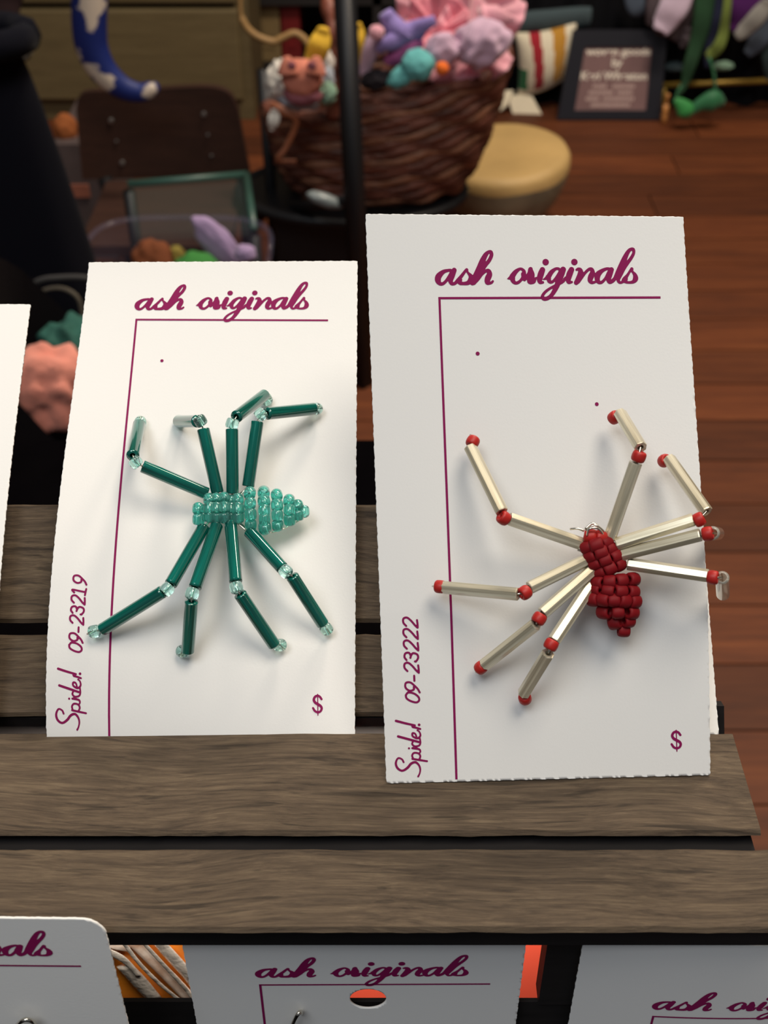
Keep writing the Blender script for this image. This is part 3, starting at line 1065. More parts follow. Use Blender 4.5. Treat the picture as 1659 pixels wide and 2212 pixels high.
YS = 2.62
sh = thing('shelf_unit', (0.1, YS + 0.2, ZF), 'near-black shelf unit standing behind the wicker basket', 'shelf')
sl, sr = ony(533, 60, YS).x, ony(1100, 150, 2.44).x - 0.01
box('back_board', (sl, sr, YS + 0.25, YS + 0.27, ZF, 0.3), 'darkshelf', sh)
for x in (sl, (sl + sr) / 2, sr - 0.02):
    box('upright', (x, x + 0.02, YS, YS + 0.25, ZF, 0.3), 'darkshelf', sh)
for z in (ZF, ZF + 0.28, ony(620, 140, YS).z - 0.02, ony(620, 12, YS).z):
    box('shelf_board', (sl + 0.02, sr - 0.02, YS, YS + 0.25, z, z + 0.02), 'darkshelf', sh)
M['tanbook'] = mat('tan_board', (0.20, 0.135, 0.055), 0.7, var=0.15, vscale=20)
M['redbook'] = mat('dark_red_board', (0.15, 0.004, 0.005), 0.6, var=0.2, vscale=20)
zs = ony(620, 140, YS).z
for nm, xa, xb, m_, lb in (('box_file', 556, 604, 'tanbook', 'tan upright box file on the dark shelf beside a red one'),
                           ('box_file', 606, 648, 'redbook', 'dark red upright box file on the dark shelf')):
    o = thing(nm, (ony(xa, 80, YS).x, YS, zs), lb, 'box file')
    a, b = ony(xa, 80, YS).x, ony(xb, 80, YS).x
    box('cover', (a, b, YS + 0.02, YS + 0.16, zs, zs + 0.135), m_, o, bev=0.003)
    box('spine_label', (a + 0.012, b - 0.012, YS + 0.018, YS + 0.0205, zs + 0.03, zs + 0.07), m_, o)

# blue crescent with white patches
path = [(193, -70, 39), (193, 0, 39), (193, 60, 38), (199, 105, 36), (222, 152, 32), (262, 188, 26), (302, 200, 21), (330, 190, 16), (339, 180, 6)]
YC = 1.55
sp = smoothpath(path, 6)
P3 = [ony(p[0], p[1], YC) for p in sp]
m = bpy.data.materials.new('blue_fabric_with_white_patches')
m.use_nodes = True
nt = m.node_tree
N, L = nt.nodes, nt.links
bs = N['Principled BSDF']
bs.inputs['Roughness'].default_value = 0.55
tc = N.new('ShaderNodeTexCoord')
nz = N.new('ShaderNodeTexNoise')
nz.inputs['Scale'].default_value = 55
nz.inputs['Detail'].default_value = 3
L.new(tc.outputs['Object'], nz.inputs[0])
corg = Vector((sum(p.x for p in P3) / len(P3), YC, min(p.z for p in P3)))
prev = None
for (px, py, rad) in ((205, 5, 32), (205, 35, 20), (170, 118, 20), (192, 145, 26), (222, 172, 26), (335, 190, 30)):
    c = ony(px, py, YC) - corg
    c.y = -0.02
    vd = N.new('ShaderNodeVectorMath')
    vd.operation = 'DISTANCE'
    vd.inputs[1].default_value = c
    L.new(tc.outputs['Object'], vd.inputs[0])
    sb = N.new('ShaderNodeMath')
    sb.operation = 'SUBTRACT'
    L.new(vd.outputs['Value'], sb.inputs[0])
    sb.inputs[1].default_value = rad * pxm(py, YC)
    if prev is None:
        prev = sb
    else:
        mn = N.new('ShaderNodeMath')
        mn.operation = 'MINIMUM'
        L.new(prev.outputs[0], mn.inputs[0])
        L.new(sb.outputs[0], mn.inputs[1])
        prev = mn
wv = N.new('ShaderNodeMath')
wv.operation = 'MULTIPLY_ADD'
L.new(nz.outputs[0], wv.inputs[0])
wv.inputs[1].default_value = 0.03
wv.inputs[2].default_value = -0.015
sm = N.new('ShaderNodeMath')
sm.operation = 'ADD'
L.new(prev.outputs[0], sm.inputs[0])
L.new(wv.outputs[0], sm.inputs[1])
mr_ = N.new('ShaderNodeMapRange')
mr_.inputs['From Min'].default_value = -0.002
mr_.inputs['From Max'].default_value = 0.002
L.new(sm.outputs[0], mr_.inputs[0])
mc = N.new('ShaderNodeMix')
mc.data_type = 'RGBA'
mc.inputs[6].default_value = (0.62, 0.52, 0.42, 1)
mc.inputs[7].default_value = (0.005, 0.017, 0.14, 1)
L.new(mr_.outputs[0], mc.inputs[0])
L.new(mc.outputs[2], bs.inputs['Base Color'])
cr = thing('fabric_crescent', corg, 'hanging blue fabric crescent with white cloud patches in front of the drawers', 'ornament')
v, f = tube_vf(P3, [p[2] * pxm(p[1], YC) for p in sp], 16, 0.7, (0, 1, 0))
mk('stuffed_body', v, f, m, cr, smooth=True)
top = ony(193, -70, YC)
tube('hanging_cord', [top, top + Vector((0, 0, 0.5))], 0.003, 'stain', cr)

# folding chair
M['chairwood'] = wood('dark_red_brown_chair_wood', (0.022, 0.009, 0.006), (0.040, 0.016, 0.010), (0.060, 0.025, 0.015), along=(4, 30, 30), rough=0.6, bump=0.1, dist=0.002, rnd=0.05)
M['blackmetal'] = mat('black_metal', (0.010, 0.010, 0.012), 0.45, metal=0.3)
M['rivet'] = mat('steel_rivet', (0.5, 0.5, 0.48), 0.35, metal=1.0)
YH = 1.62
ch = thing('folding_chair', (ony(350, 380, YH).x, YH, ZF), 'folding chair with a riveted dark brown wooden backrest', 'chair')
topc = smoothpath([(164, 235), (170, 210), (190, 199), (240, 197), (310, 195), (380, 190), (440, 188), (478, 193), (500, 208), (514, 240)], 5)
nt_ = len(topc)
V, Fc = [], []
for lay in (0, 1):
    for i, tp in enumerate(topc):
        q = i / (nt_ - 1)
        bt_ = (178 + 362 * q, 388 - 9 * q)
        for j in range(7):
            x, y = tp[0] + (bt_[0] - tp[0]) * j / 6, tp[1] + (bt_[1] - tp[1]) * j / 6
            V.append(ony(x, y, YH + 0.02 * math.sin(math.pi * (x - 160) / 380)) + Vector((0, 0.014 * lay, 0)))
o_ = nt_ * 7
for i in range(nt_ - 1):
    for j in range(6):
        a = i * 7 + j
        Fc.append((a, a + 1, a + 8, a + 7))
        Fc.append((o_ + a, o_ + a + 7, o_ + a + 8, o_ + a + 1))
    for j in (0, 6):
        Fc.append((i * 7 + j, (i + 1) * 7 + j, o_ + (i + 1) * 7 + j, o_ + i * 7 + j))
for i in (0, nt_ - 1):
    for j in range(6):
        Fc.append((i * 7 + j, i * 7 + j + 1, o_ + i * 7 + j + 1, o_ + i * 7 + j))
mk('backrest', V, Fc, 'chairwood', ch)
rv = lathe_mesh('rivet', [(0.0001, 0), (1, 0), (0.8, 0.4), (0.0001, 0.5)], 12, M['rivet'])
for x, y in ((240, 261), (252, 305), (264, 352), (440, 247), (449, 291), (457, 336)):
    p = ony(x, y, YH + 0.02 * math.sin(math.pi * (x - 160) / 380) - 0.0005)
    inst('rivet', rv, along(p, (0, -1, 0), 0.0042 if (x, y) in ((240, 261), (264, 352), (440, 247)) else 0.0026, 0.006), ch)
for xa, ya, xb, yb_ in ((226, 384, 312, 640), (522, 376, 552, 640)):
    a, b = ony(xa, ya, YH + 0.008), ony(xb, yb_, YH - 0.06)
    b2 = a + (b - a) * ((ZF - a.z) / (b.z - a.z))
    tube('leg', [a, b2], 0.011, 'blackmetal', ch, seg=10)
    a = ony((xa + xb) / 2 - 20, 440, YH - 0.05)
    tube('leg', [a, Vector((a.x, YH + 0.28, ZF))], 0.010, 'blackmetal', ch, seg=10)
zseat = ony(350, 420, YH - 0.05).z
slab('seat', [(ony(235, 420, YH).x, YH - 0.22, zseat), (ony(530, 420, YH).x, YH - 0.22, zseat), (ony(530, 420, YH).x, YH + 0.0, zseat), (ony(235, 420, YH).x, YH + 0.0, zseat)], 0.014, 'chairwood', ch)

# glass-topped table: green glass with bright edges
M['glass'] = mat('green_tinted_glass', (0.30, 0.42, 0.38), 0.05, alpha=0.03, spec=0.2)
M['glassedge'] = mat('sea_green_glass_edge', (0.030, 0.080, 0.064), 0.4, coat=0.1)
Yg = 1.38
pr_ = ony(532, 377, Yg)
zg = pr_.z
q = [onz(296, 508, zg), onz(548, 495, zg), pr_, onz(276, 398, zg)]
gt = thing('glass_table', ((q[0].x + q[2].x) / 2, Yg - 0.1, ZF), 'low glass-topped table with sea green edge in front of folding chair', 'table')
slab('glass_top', q, 0.008, 'glass', gt)
for a, b in ((q[3], q[2]), (q[2], q[1])):
    tube('glass_edge', [a, b], 0.0052, 'glassedge', gt, seg=8)
for a in q:
    tube('leg', [a + Vector((0.0, 0, -0.009)), Vector((a.x, a.y, ZF))], 0.008, 'blackmetal', gt)

# clear bin with knitted toys
M['bin'] = mat('clear_plastic', (0.16, 0.15, 0.24), 0.2, alpha=0.14, coat=1.0, bump=0.3, bscale=30)
M['lilac'] = mat('lilac_yarn', (0.34, 0.24, 0.42), 0.9, sheen=0.3, bump=0.5, bscale=160)
M['green'] = mat('green_yarn', (0.035, 0.20, 0.035), 0.9, bump=0.5, bscale=160)
M['rust'] = mat('rust_yarn', (0.17, 0.045, 0.012), 0.9, bump=0.5, bscale=160)
M['olive'] = mat('olive_yarn', (0.22, 0.17, 0.03), 0.9, bump=0.5, bscale=160)
Yb = 1.12
cbn = thing('plastic_bin', (ony(390, 560, Yb).x, Yb, ZF), 'clear plastic bin of yarn toys behind the green spider card', 'bin')
zt_ = ony(590, 478, Yb).z
xl_, xr_ = ony(212, 520, Yb).x, ony(596, 500, Yb).x
ring = []
for lev, (z, g) in enumerate(((ZF, 0.80), (zt_, 1.0))):
    cx, cy = (xl_ + xr_) / 2, Yb - 0.08
    for k in range(28):
        th = 2 * math.pi * k / 28
        e = lambda c: math.copysign(abs(c) ** 0.55, c)
        ring.append((cx + g * (xr_ - xl_) / 2 * e(math.cos(th)), cy + g * 0.09 * e(math.sin(th)), z))
mk('bin_wall', ring, [(k, (k + 1) % 28, 28 + (k + 1) % 28, 28 + k) for k in range(28)] + [tuple(range(28))[::-1]], 'bin', cbn, smooth=True)
tube('bin_rim', [Vector(p) for p in ring[28:]] + [Vector(ring[28])], 0.0035, 'bin', cbn, seg=6)
Yi = Yb - 0.02
blob('yarn_leaf', 470, 525, Yi, 34, 68, 'lilac', rd=22, amp=0.06, tilt=-0.62, label='lilac leaf-shaped yarn toy in the clear bin', cat='toy')
blob('yarn_ball', 530, 547, Yi - 0.02, 24, 18, 'lilac', amp=0.08, label='small round lilac yarn toy beside the lilac leaf', cat='toy')
blob('yarn_ball', 425, 590, Yi - 0.03, 52, 44, 'green', amp=0.05, label='green round yarn toy in the clear bin', cat='toy')
blob('yarn_ball', 330, 580, Yi, 48, 62, 'rust', amp=0.10, label='rust orange yarn toy in the clear bin', cat='toy')
blob('yarn_ball', 382, 552, Yi + 0.02, 18, 22, 'olive', amp=0.10, label='small olive yarn toy between rust and green ones', cat='toy')

# black coat, bags and knits at the far side
M['coat'] = mat('black_navy_cloth', (0.0035, 0.0035, 0.007), 0.95, spec=0.1, sheen=0.02)
Yk = 0.80
ax = ony(-40, 300, Yk).x
V, Fc = [], []
lv = 24
sg = 40
ztop = ony(0, 140, Yk).z
for i in range(lv + 1):
    t = i / lv
    z = ztop + (ZF - ztop) * t
    rr = (ony(60, 150, Yk).x - ax) * 0.55 + ((ony(215, 580, Yk).x - ax) - (ony(60, 150, Yk).x - ax) * 0.55) * min(1, t / 0.55) ** 0.8
    for k in range(sg):
        th = 2 * math.pi * k / sg
        g = rr * (1 + 0.07 * t * math.sin(7 * th + 2 * t) + 0.04 * math.sin(3 * th + 5 * t))
        V.append((ax + g * math.cos(th), Yk + 0.05 + 0.6 * g * math.sin(th), z))
for i in range(lv):
    for k in range(sg):
        k2 = (k + 1) % sg
        Fc.append((i * sg + k, (i + 1) * sg + k, (i + 1) * sg + k2, i * sg + k2))
Fc.append(tuple(range(sg))[::-1])
ct = thing('draped_coat', (ax, Yk + 0.05, ZF), 'black navy coat hanging in long folds beyond the far card', 'coat')
mk('coat_body', V, Fc, 'coat', ct, smooth=True)
cl = []
for k in range(13):
    th = 2 * math.pi * k / 12
    cl.append(Vector((ax + 0.035 * math.cos(th), Yk + 0.05 + 0.03 * math.sin(th), ztop + 0.005)))
tube('collar', cl, 0.012, 'coat', ct)

M['maroon'] = mat('dark_maroon_cloth', (0.018, 0.004, 0.005), 0.9)
M['greycloth'] = mat('grey_felt', (0.11, 0.10, 0.085), 0.9, bump=0.3, bscale=60)
blob('felt_hat', 10, 112, 1.7, 58, 27, 'greycloth', amp=0.08, label='grey felt hat above the black coat', cat='hat')
ribbon('hanging_scarf', [(8, -60, 60), (5, 0, 40), (0, 40, 40), (-10, 75, 40)], 1.65, 'maroon', label='dark maroon scarf hanging above the grey felt hat', cat='scarf')
M['orangeyarn'] = mat('burnt_orange_yarn', (0.30, 0.085, 0.018), 0.9, bump=0.4, bscale=120)
M['boxmauve'] = mat('mauve_cardboard', (0.085, 0.060, 0.058), 0.8, var=0.2, vscale=20)
M['boxsalmon'] = mat('salmon_cardboard', (0.30, 0.10, 0.06), 0.8, var=0.2, vscale=20)
YX = 1.72
bxa = thing('carton_box', (ony(165, 400, YX).x, YX, ZF), 'mauve carton with salmon lid edge under the orange yarn ball', 'box')
a, b = ony(128, 400, YX).x, ony(232, 400, YX).x
zA, zB = ony(160, 398, YX).z, ony(160, 312, YX).z
box('carton', (a, b, YX, YX + 0.2, ZF, zB), 'boxmauve', bxa)
box('label_band', (a - 0.001, b - 0.03, YX - 0.003, YX, ony(160, 425, YX).z, zA), 'boxsalmon', bxa)
o = blob('yarn_ball', 142, 279, YX + 0.04, 27, 31, 'orangeyarn', amp=0.06, label='burnt orange yarn ball beside the dark chair backrest', cat='yarn')

M['bagblack'] = mat('black_canvas', (0.007, 0.005, 0.006), 0.9, bump=0.2, bscale=200, spec=0.15)
M['bagedge'] = mat('dark_grey_webbing', (0.030, 0.028, 0.028), 0.8)
M['bagtrim'] = mat('beige_webbing', (0.11, 0.09, 0.065), 0.8)
M['pinkknit'] = mat('salmon_pink_yarn', (0.74, 0.26, 0.19), 0.9, sheen=0.3, bump=0.6, bscale=110, var=0.18, vscale=18)
M['tealknit'] = mat('deep_teal_yarn', (0.020, 0.105, 0.080), 0.9, bump=0.6, bscale=110, var=0.25, vscale=25)
Yt = 0.62
bg = thing('tote_bag', (ony(150, 950, Yt).x, Yt, ZF), 'open black tote bag of knits between the two end cards', 'bag')
xa, xb = ony(-60, 900, Yt).x, ony(260, 900, Yt).x
zr = ony(110, 905, Yt).z
V = []
for z, g in ((ZF, 0.85), ((ZF + zr) / 2, 1.02), (zr, 1.0)):
    for k in range(24):
        th = 2 * math.pi * k / 24
        e = lambda c: math.copysign(abs(c) ** 0.6, c)
        V.append(((xa + xb) / 2 + g * (xb - xa) / 2 * e(math.cos(th)), Yt + 0.06 + g * 0.07 * e(math.sin(th)), z + 0.004 * math.sin(5 * th) - (0.085 * math.tanh(1.8 * math.cos(th)) if z > zr - 1e-6 else 0)))
Fc = [(l * 24 + k, l * 24 + (k + 1) % 24, (l + 1) * 24 + (k + 1) % 24, (l + 1) * 24 + k) for l in range(2) for k in range(24)] + [tuple(range(24))[::-1]]
mk('bag_body', V, Fc, 'bagblack', bg, smooth=True)
Yh = Yt + 0.15
for pts, rr, mm_ in (([(18, 760, 0), (30, 665, 0), (75, 612, 0), (130, 600, 0), (200, 604, 0), (255, 640, 0), (290, 760, 0)], 7, 'bagedge'),
                     ([(40, 760, 0), (50, 668, 0), (85, 632, 0), (128, 622, 0), (165, 640, 0), (178, 680, 0), (185, 760, 0)], 5, 'bagtrim')):
    sp = smoothpath(pts, 6)
    tube('handle', [ony(p[0], p[1], Yh) for p in sp], rr * pxm(650, Yh), mm_, bg)
blob('knit_bundle', 105, 842, Yt + 0.03, 88, 92, 'pinkknit', rd=70, amp=0.16, freq=2.6, tilt=0.5, label='salmon pink knitted bundle spilling from the tote bag', cat='knit')
blob('knit_bundle', 158, 755, Yt + 0.10, 72, 62, 'tealknit', rd=60, amp=0.20, freq=3.2, label='deep teal knitted bundle behind the salmon pink one', cat='knit')
blob('yarn_toy', 62, 1068, Yt - 0.1, 12, 14, 'pinkknit', amp=0.08, label='tiny salmon yarn scrap low on the tote bag', cat='yarn')

# ================================================================== BACKGROUND: BASKET
M['wicker'] = mat('brown_wicker', (0.135, 0.043, 0.026), 0.55, bump=0.8, bscale=60, var=0.55, vscale=22, stretch=(1, 1, 3))
M['wickerlight'] = mat('light_brown_wicker', (0.21, 0.085, 0.045), 0.55, bump=0.8, bscale=60, var=0.5, vscale=26, stretch=(1, 1, 3))
M['wickerred'] = mat('red_brown_wicker', (0.20, 0.055, 0.030), 0.5, bump=0.8, bscale=60, var=0.4, vscale=30)
YB = 1.55
cb0 = ony(815, 400, YB)
crm = ony(835, 172, YB)
# stand: black metal plant stand
zs_ = cb0.z
psd = thing('plant_stand', (cb0.x, YB, ZF), 'black metal stand with tall posts holding the wicker basket', 'stand')
cc = Vector((ony(760, 420, YB).x, YB, zs_))
ringp = [cc + Vector((0.165 * math.cos(2 * math.pi * k / 36), 0.11 * math.sin(2 * math.pi * k / 36), -0.008)) for k in range(37)]
tube('ring', ringp, 0.008, 'blackmetal', psd)
V = [tuple(cc + Vector((0.160 * math.cos(2 * math.pi * k / 36), 0.106 * math.sin(2 * math.pi * k / 36), dz))) for dz in (-0.012, -0.004) for k in range(36)]
mk('tray', V, [tuple(range(36))[::-1], tuple(range(36, 72))] + [(k, (k + 1) % 36, 36 + (k + 1) % 36, 36 + k) for k in range(36)], 'blackmetal', psd)
box('pedestal', (cc.x - 0.11, cc.x + 0.10, YB - 0.075, YB + 0.08, ZF, zs_ - 0.012), 'blackmetal', psd, bev=0.006)
# front post crosses the basket, rear post stands at its side
Yp = YB - 0.22
a, b = ony(744, -30, Yp), ony(768, 470, Yp)
b = a + (b - a) * ((ZF - a.z) / (b.z - a.z))
slw = 24 * pxm(250, Yp)
tube('post', [a, b], slw, 'blackmetal', psd, seg=4)
a, b = ony(566, 150, YB), ony(584, 395, YB)
b = a + (b - a) * ((ZF - a.z) / (b.z - a.z))
tube('post', [a, b], 12 * pxm(250, YB), 'blackmetal', psd, seg=10)
tube('crossbar', [ony(775, 430, Yp), ony(585, 455, YB)], 0.008, 'blackmetal', psd)

bk = thing('wicker_basket', (cb0.x, YB, zs_), 'tilted brown wicker basket heaped with pastel fabric on black stand', 'basket')
rows = 15
tiltR = Matrix.Rotation(-0.20, 3, 'Y')
px_s = pxm(300, YB)


def coil(t):
    """centre, half width and half depth of the basket wall at height t"""
    c = cb0.lerp(crm, t)
    hw = (150 + 108 * t ** 0.42) * px_s
    hd = (95 + 70 * t ** 0.5) * px_s
    return c, hw, hd


def rim_pt(t, th):
    c, hw, hd = coil(t)
    tl_ = Matrix.Rotation(-0.22 * t, 3, 'Y')
    return c + tl_ @ Vector((hw * math.cos(th), hd * math.sin(th), 0))


for i in range(rows):
    t = i / (rows - 1)
    ph = i * 1.7
    pth = [rim_pt(t, 2 * math.pi * k / 72 + 0.0) + Vector((0, 0, 0.003 * math.sin(9 * 2 * math.pi * k / 72 + ph))) for k in range(73)]
    rd = [0.0088 * (1 + 0.22 * math.sin(13 * 2 * math.pi * k / 72 + ph)) for k in range(73)]
    tube('wicker_coil', pth, rd, ('wicker', 'wickerlight', 'wicker')[i % 3], bk, seg=8)
c, hw, hd = coil(0)
V = [tuple(rim_pt(0, 2 * math.pi * k / 40) + Vector((0, 0, dz))) for dz in (-0.006, 0.004) for k in range(40)]
mk('basket_floor', V, [tuple(range(40))[::-1], tuple(range(40, 80))] + [(k, (k + 1) % 40, 40 + (k + 1) % 40, 40 + k) for k in range(40)], 'wicker', bk)
hp = [rim_pt(1, math.pi * 1.36), ony(727, 170, YB - 0.10), ony(718, 60, YB - 0.09), ony(706, -40, YB - 0.06), ony(740, -190, YB - 0.02), ony(900, -200, YB + 0.05), rim_pt(1, 0.35)]
sp = smoothpath([tuple(p) for p in hp], 10)
tube('handle', [Vector(p) for p in sp], [0.0095 * (1 + 0.15 * math.sin(i * 1.1)) for i in range(len(sp))], 'wickerred', bk, seg=10)

# contents
M['pink'] = mat('pale_pink_tulle', (0.70, 0.33, 0.40), 0.85, sheen=0.4, bump=0.3, bscale=80, var=0.2, vscale=22)
M['pinkdeep'] = mat('rose_pink_tulle', (0.66, 0.20, 0.26), 0.85, sheen=0.4, var=0.25, vscale=26)
M['mauve'] = mat('mauve_tulle', (0.56, 0.37, 0.50), 0.85, sheen=0.4, var=0.15, vscale=20)
M['purple'] = mat('lavender_knit', (0.27, 0.20, 0.50), 0.9, sheen=0.2, bump=0.5, bscale=150)
M['violet'] = mat('violet_knit', (0.13, 0.10, 0.30), 0.9, bump=0.5, bscale=150)
M['magenta'] = mat('plum_pink_knit', (0.34, 0.08, 0.24), 0.9, bump=0.5, bscale=150)
M['aqua'] = mat('aqua_knit', (0.12, 0.42, 0.42), 0.9, bump=0.5, bscale=150, var=0.2, vscale=14)
M['orange'] = mat('bright_orange_knit', (0.75, 0.14, 0.012), 0.85, bump=0.5, bscale=150)
M['yellow'] = mat('yellow_felt', (0.74, 0.45, 0.035), 0.85, bump=0.3, bscale=120)
M['white'] = mat('white_tissue', (0.66, 0.62, 0.56), 0.85, var=0.12, vscale=25)
M['salmon'] = mat('salmon_felt', (0.62, 0.21, 0.14), 0.85, var=0.15, vscale=25)
M['dkrose'] = mat('dull_rose_felt', (0.26, 0.08, 0.10), 0.9)
M['bluewhite'] = mat('ice_blue_tissue', (0.42, 0.46, 0.52), 0.85)
M['mint'] = mat('mint_tissue', (0.22, 0.36, 0.26), 0.85, var=0.2, vscale=30)
M['blackknit'] = mat('black_knit', (0.012, 0.009, 0.014), 0.95)


def ruffle(name, px, py, Y, r, m, waves=9, depth=0.5, tilt=(0.9, 0.0), label='', cat='cloth', edge=0.35, ph=0.0):
    """a gathered round of cloth: cone of folds opening towards its rim, doubled so that it has thickness"""
    s = pxm(py, Y) * r
    c = ony(px, py, Y)
    R = Matrix.Rotation(tilt[1], 3, 'Y') @ Matrix.Rotation(tilt[0], 3, 'X')
    na, nr = 96, 12
    V, Fc = [], []
    for lay in (0, 1):
        for j in range(nr + 1):
            q = j / nr
            for k in range(na):
                th = 2 * math.pi * k / na
                a = waves * th + ph + 1.2 * math.sin(2 * th + ph)
                rr = s * (0.06 + q * (1 + 0.10 * math.sin(3 * th + ph)))
                h = s * (depth * q ** 1.5 + edge * q * 0.55 * math.sin(a) + 0.10 * q * math.sin(2.3 * a + 1)) - lay * 0.003
                V.append(c + R @ Vector((rr * math.cos(th), rr * math.sin(th), h - s * depth * 0.45)))
    o_ = (nr + 1) * na
    for lay in (0, 1):
        for j in range(nr):
            for k in range(na):
                k2 = (k + 1) % na
                fc = (lay * o_ + j * na + k, lay * o_ + j * na + k2, lay * o_ + (j + 1) * na + k2, lay * o_ + (j + 1) * na + k)
                Fc.append(fc if lay == 0 else fc[::-1])
    for k in range(na):
        k2 = (k + 1) % na
        Fc.append((nr * na + k, nr * na + k2, o_ + nr * na + k2, o_ + nr * na + k))
    Fc.append(tuple(range(na))[::-1])
    Fc.append(tuple(o_ + k for k in range(na)))
    return mk(name, V, Fc, m, None, smooth=True, label=label, cat=cat)


ruffle('gathered_cloth', 985, 40, YB + 0.03, 128, 'pink', 7, 0.35, (1.0, 0.1), 'big pale pink ruffled cloth heaped in the wicker basket', ph=0.4)
ruffle('gathered_cloth', 1012, 92, YB - 0.05, 86, 'pink', 6, 0.4, (0.9, 0.45), 'pale pink ruffled cloth with pointed corner over the basket rim', ph=2.0)
ruffle('gathered_cloth', 945, 55, YB - 0.06, 62, 'pinkdeep', 6, 0.5, (0.8, -0.2), 'rose pink ruffled cloth amid the paler pink heap', ph=1.1)
ribbon('cloth_corner', [(1040, 45, 34), (1065, 38, 26), (1090, 40, 14), (1113, 42, 5)], YB - 0.07, 'pink', flat=0.5, label='twisted pink cloth point sticking out beyond the basket', cat='cloth')
blob('folded_cloth', 1040, 92, YB - 0.10, 58, 46, 'mauve', amp=0.14, tilt=-0.5, label='mauve pink folded cloth at the basket rim', cat='cloth')
blob('folded_cloth', 955, 108, YB - 0.11, 36, 34, 'mauve', rd=20, amp=0.12, tilt=0.6, label='mauve folded cloth between aqua knit and pink heap', cat='cloth')
ribbon('knit_strip', [(832, 28, 16), (850, 55, 22), (872, 72, 24), (905, 58, 18), (940, 42, 10)], YB - 0.12, 'purple', flat=0.6, label='lavender knitted starfish arm across the pink cloth', cat='knit')
ribbon('knit_strip', [(878, 66, 20), (852, 86, 20), (828, 100, 14), (818, 112, 8)], YB - 0.125, 'purple', flat=0.6, label='lavender knitted arm hanging towards the basket rim', cat='knit')
blob('knit_roll', 902, 74, YB - 0.115, 18, 13, 'violet', amp=0.08, tilt=-0.5, label='small violet knitted roll under the lavender knit', cat='knit')
blob('knit_roll', 872, 110, YB - 0.115, 46, 20, 'magenta', amp=0.08, tilt=0.55 * -1, label='plum pink knitted roll behind the aqua knit', cat='knit')
blob('knit_ball', 902, 140, YB - 0.13, 37, 32, 'aqua', amp=0.06, label='aqua knitted ball at the front rim of the basket', cat='knit')
blob('knit_roll', 868, 165, YB - 0.13, 34, 20, 'aqua', amp=0.08, tilt=-0.6, label='aqua knitted tail beside the aqua ball', cat='knit')
blob('knit_ball', 955, 148, YB - 0.14, 15, 14, 'orange', amp=0.04, label='bright orange knitted ball on the basket rim', cat='knit')
ribbon('knit_strip', [(815, 62, 12), (808, 90, 17), (796, 125, 16), (785, 165, 10)], YB - 0.11, 'mauve', flat=0.6, label='pinkish mauve knitted strip beside the black post', cat='knit')
blob('knit_ball', 813, 70, YB - 0.13, 17, 15, 'pink', amp=0.05, label='pale pink knitted bobble on top of the mauve strip', cat='knit')
blob('knit_roll', 812, 172, YB - 0.12, 34, 20, 'blackknit', amp=0.10, tilt=-0.2, label='black knitted piece at the basket rim beside the post', cat='knit')
ribbon('felt_leaf', [(772, 50, 8), (776, 75, 12), (772, 110, 10), (770, 150, 6)], YB - 0.06, 'yellow', flat=0.4, label='yellow felt leaf just behind the black post', cat='felt')
ribbon('felt_leaf', [(700, 60, 12), (694, 85, 22), (684, 110, 24), (672, 135, 18)], YB - 0.13, 'yellow', flat=0.4, label='broad yellow felt leaf standing above the salmon felt face', cat='felt')
blob('tissue_wad', 600, 172, YB - 0.13, 26, 40, 'white', amp=0.16, freq=3, tilt=0.25, label='crumpled white tissue beside the salmon felt face', cat='tissue')
blob('tissue_wad', 704, 136, YB - 0.12, 18, 24, 'white', amp=0.12, freq=3, label='crumpled white tissue below the broad yellow leaf', cat='tissue')
blob('tissue_wad', 640, 212, YB - 0.13, 50, 22, 'bluewhite', amp=0.14, freq=3, tilt=0.2, label='ice blue tissue under the salmon felt face', cat='tissue')
blob('tissue_wad', 708, 172, YB - 0.13, 14, 26, 'bluewhite', amp=0.14, freq=3, label='ice blue tissue between white wad and mint wad', cat='tissue')
blob('tissue_wad', 708, 202, YB - 0.145, 19, 22, 'mint', amp=0.16, freq=3, label='mint green tissue beside the black post', cat='tissue')
ct_ = ony(652, 165, YB - 0.17)
sf = thing('felt_toy', ct_ - Vector((0, 0, 0.03)), 'salmon felt face with two pointed ears at the basket end', 'toy')
blob('head', 652, 168, YB - 0.165, 44, 38, 'salmon', rd=24, amp=0.05, parent=sf)
blob('body', 654, 205, YB - 0.160, 42, 22, 'dkrose', rd=24, amp=0.06, parent=sf)
for ex, sgn in ((624, 1), (680, -1)):
    e = smoothpath([(ex, 160, 22), (ex - 2 * sgn, 140, 16), (ex - 5 * sgn, 122, 6)], 4)
    tube('ear', [ony(p[0], p[1], YB - 0.175) for p in e], [p[2] * px_s for p in e], 'salmon', sf, flat=0.5, side=(0, 1, 0))
    blob('ear_patch', ex + 6 * sgn, 142, YB - 0.194, 10, 9, 'dkrose', rd=4, amp=0.04, tilt=0.6 * sgn, parent=sf, sub=3)
# tag and twigs at the basket end
ribbon('paper_tag', [(592, 236, 6), (592, 252, 13), (588, 272, 10), (586, 282, 3)], YB - 0.17, 'white', flat=0.25, label='small cream paper tag hanging at the basket end', cat='tag')
M['copper'] = mat('copper_ribbon', (0.28, 0.09, 0.04), 0.5, var=0.3, vscale=30)
ribbon('ribbon_twist', [(585, 225, 8), (610, 240, 10), (640, 262, 7), (618, 318, 6), (600, 345, 5), (640, 348, 4)], YB - 0.15, 'copper', flat=0.5, label='coppery ribbon trailing down the basket end', cat='ribbon')
M['palebowl'] = mat('pale_grey_glaze', (0.17, 0.20, 0.205), 0.5, coat=0.2)
blob('glazed_dish', 702, 432, YB - 0.185, 42, 14, 'palebowl', rd=16, amp=0.03, tilt=0.35, label='pale grey dish tucked below the basket on the black stand', cat='dish')

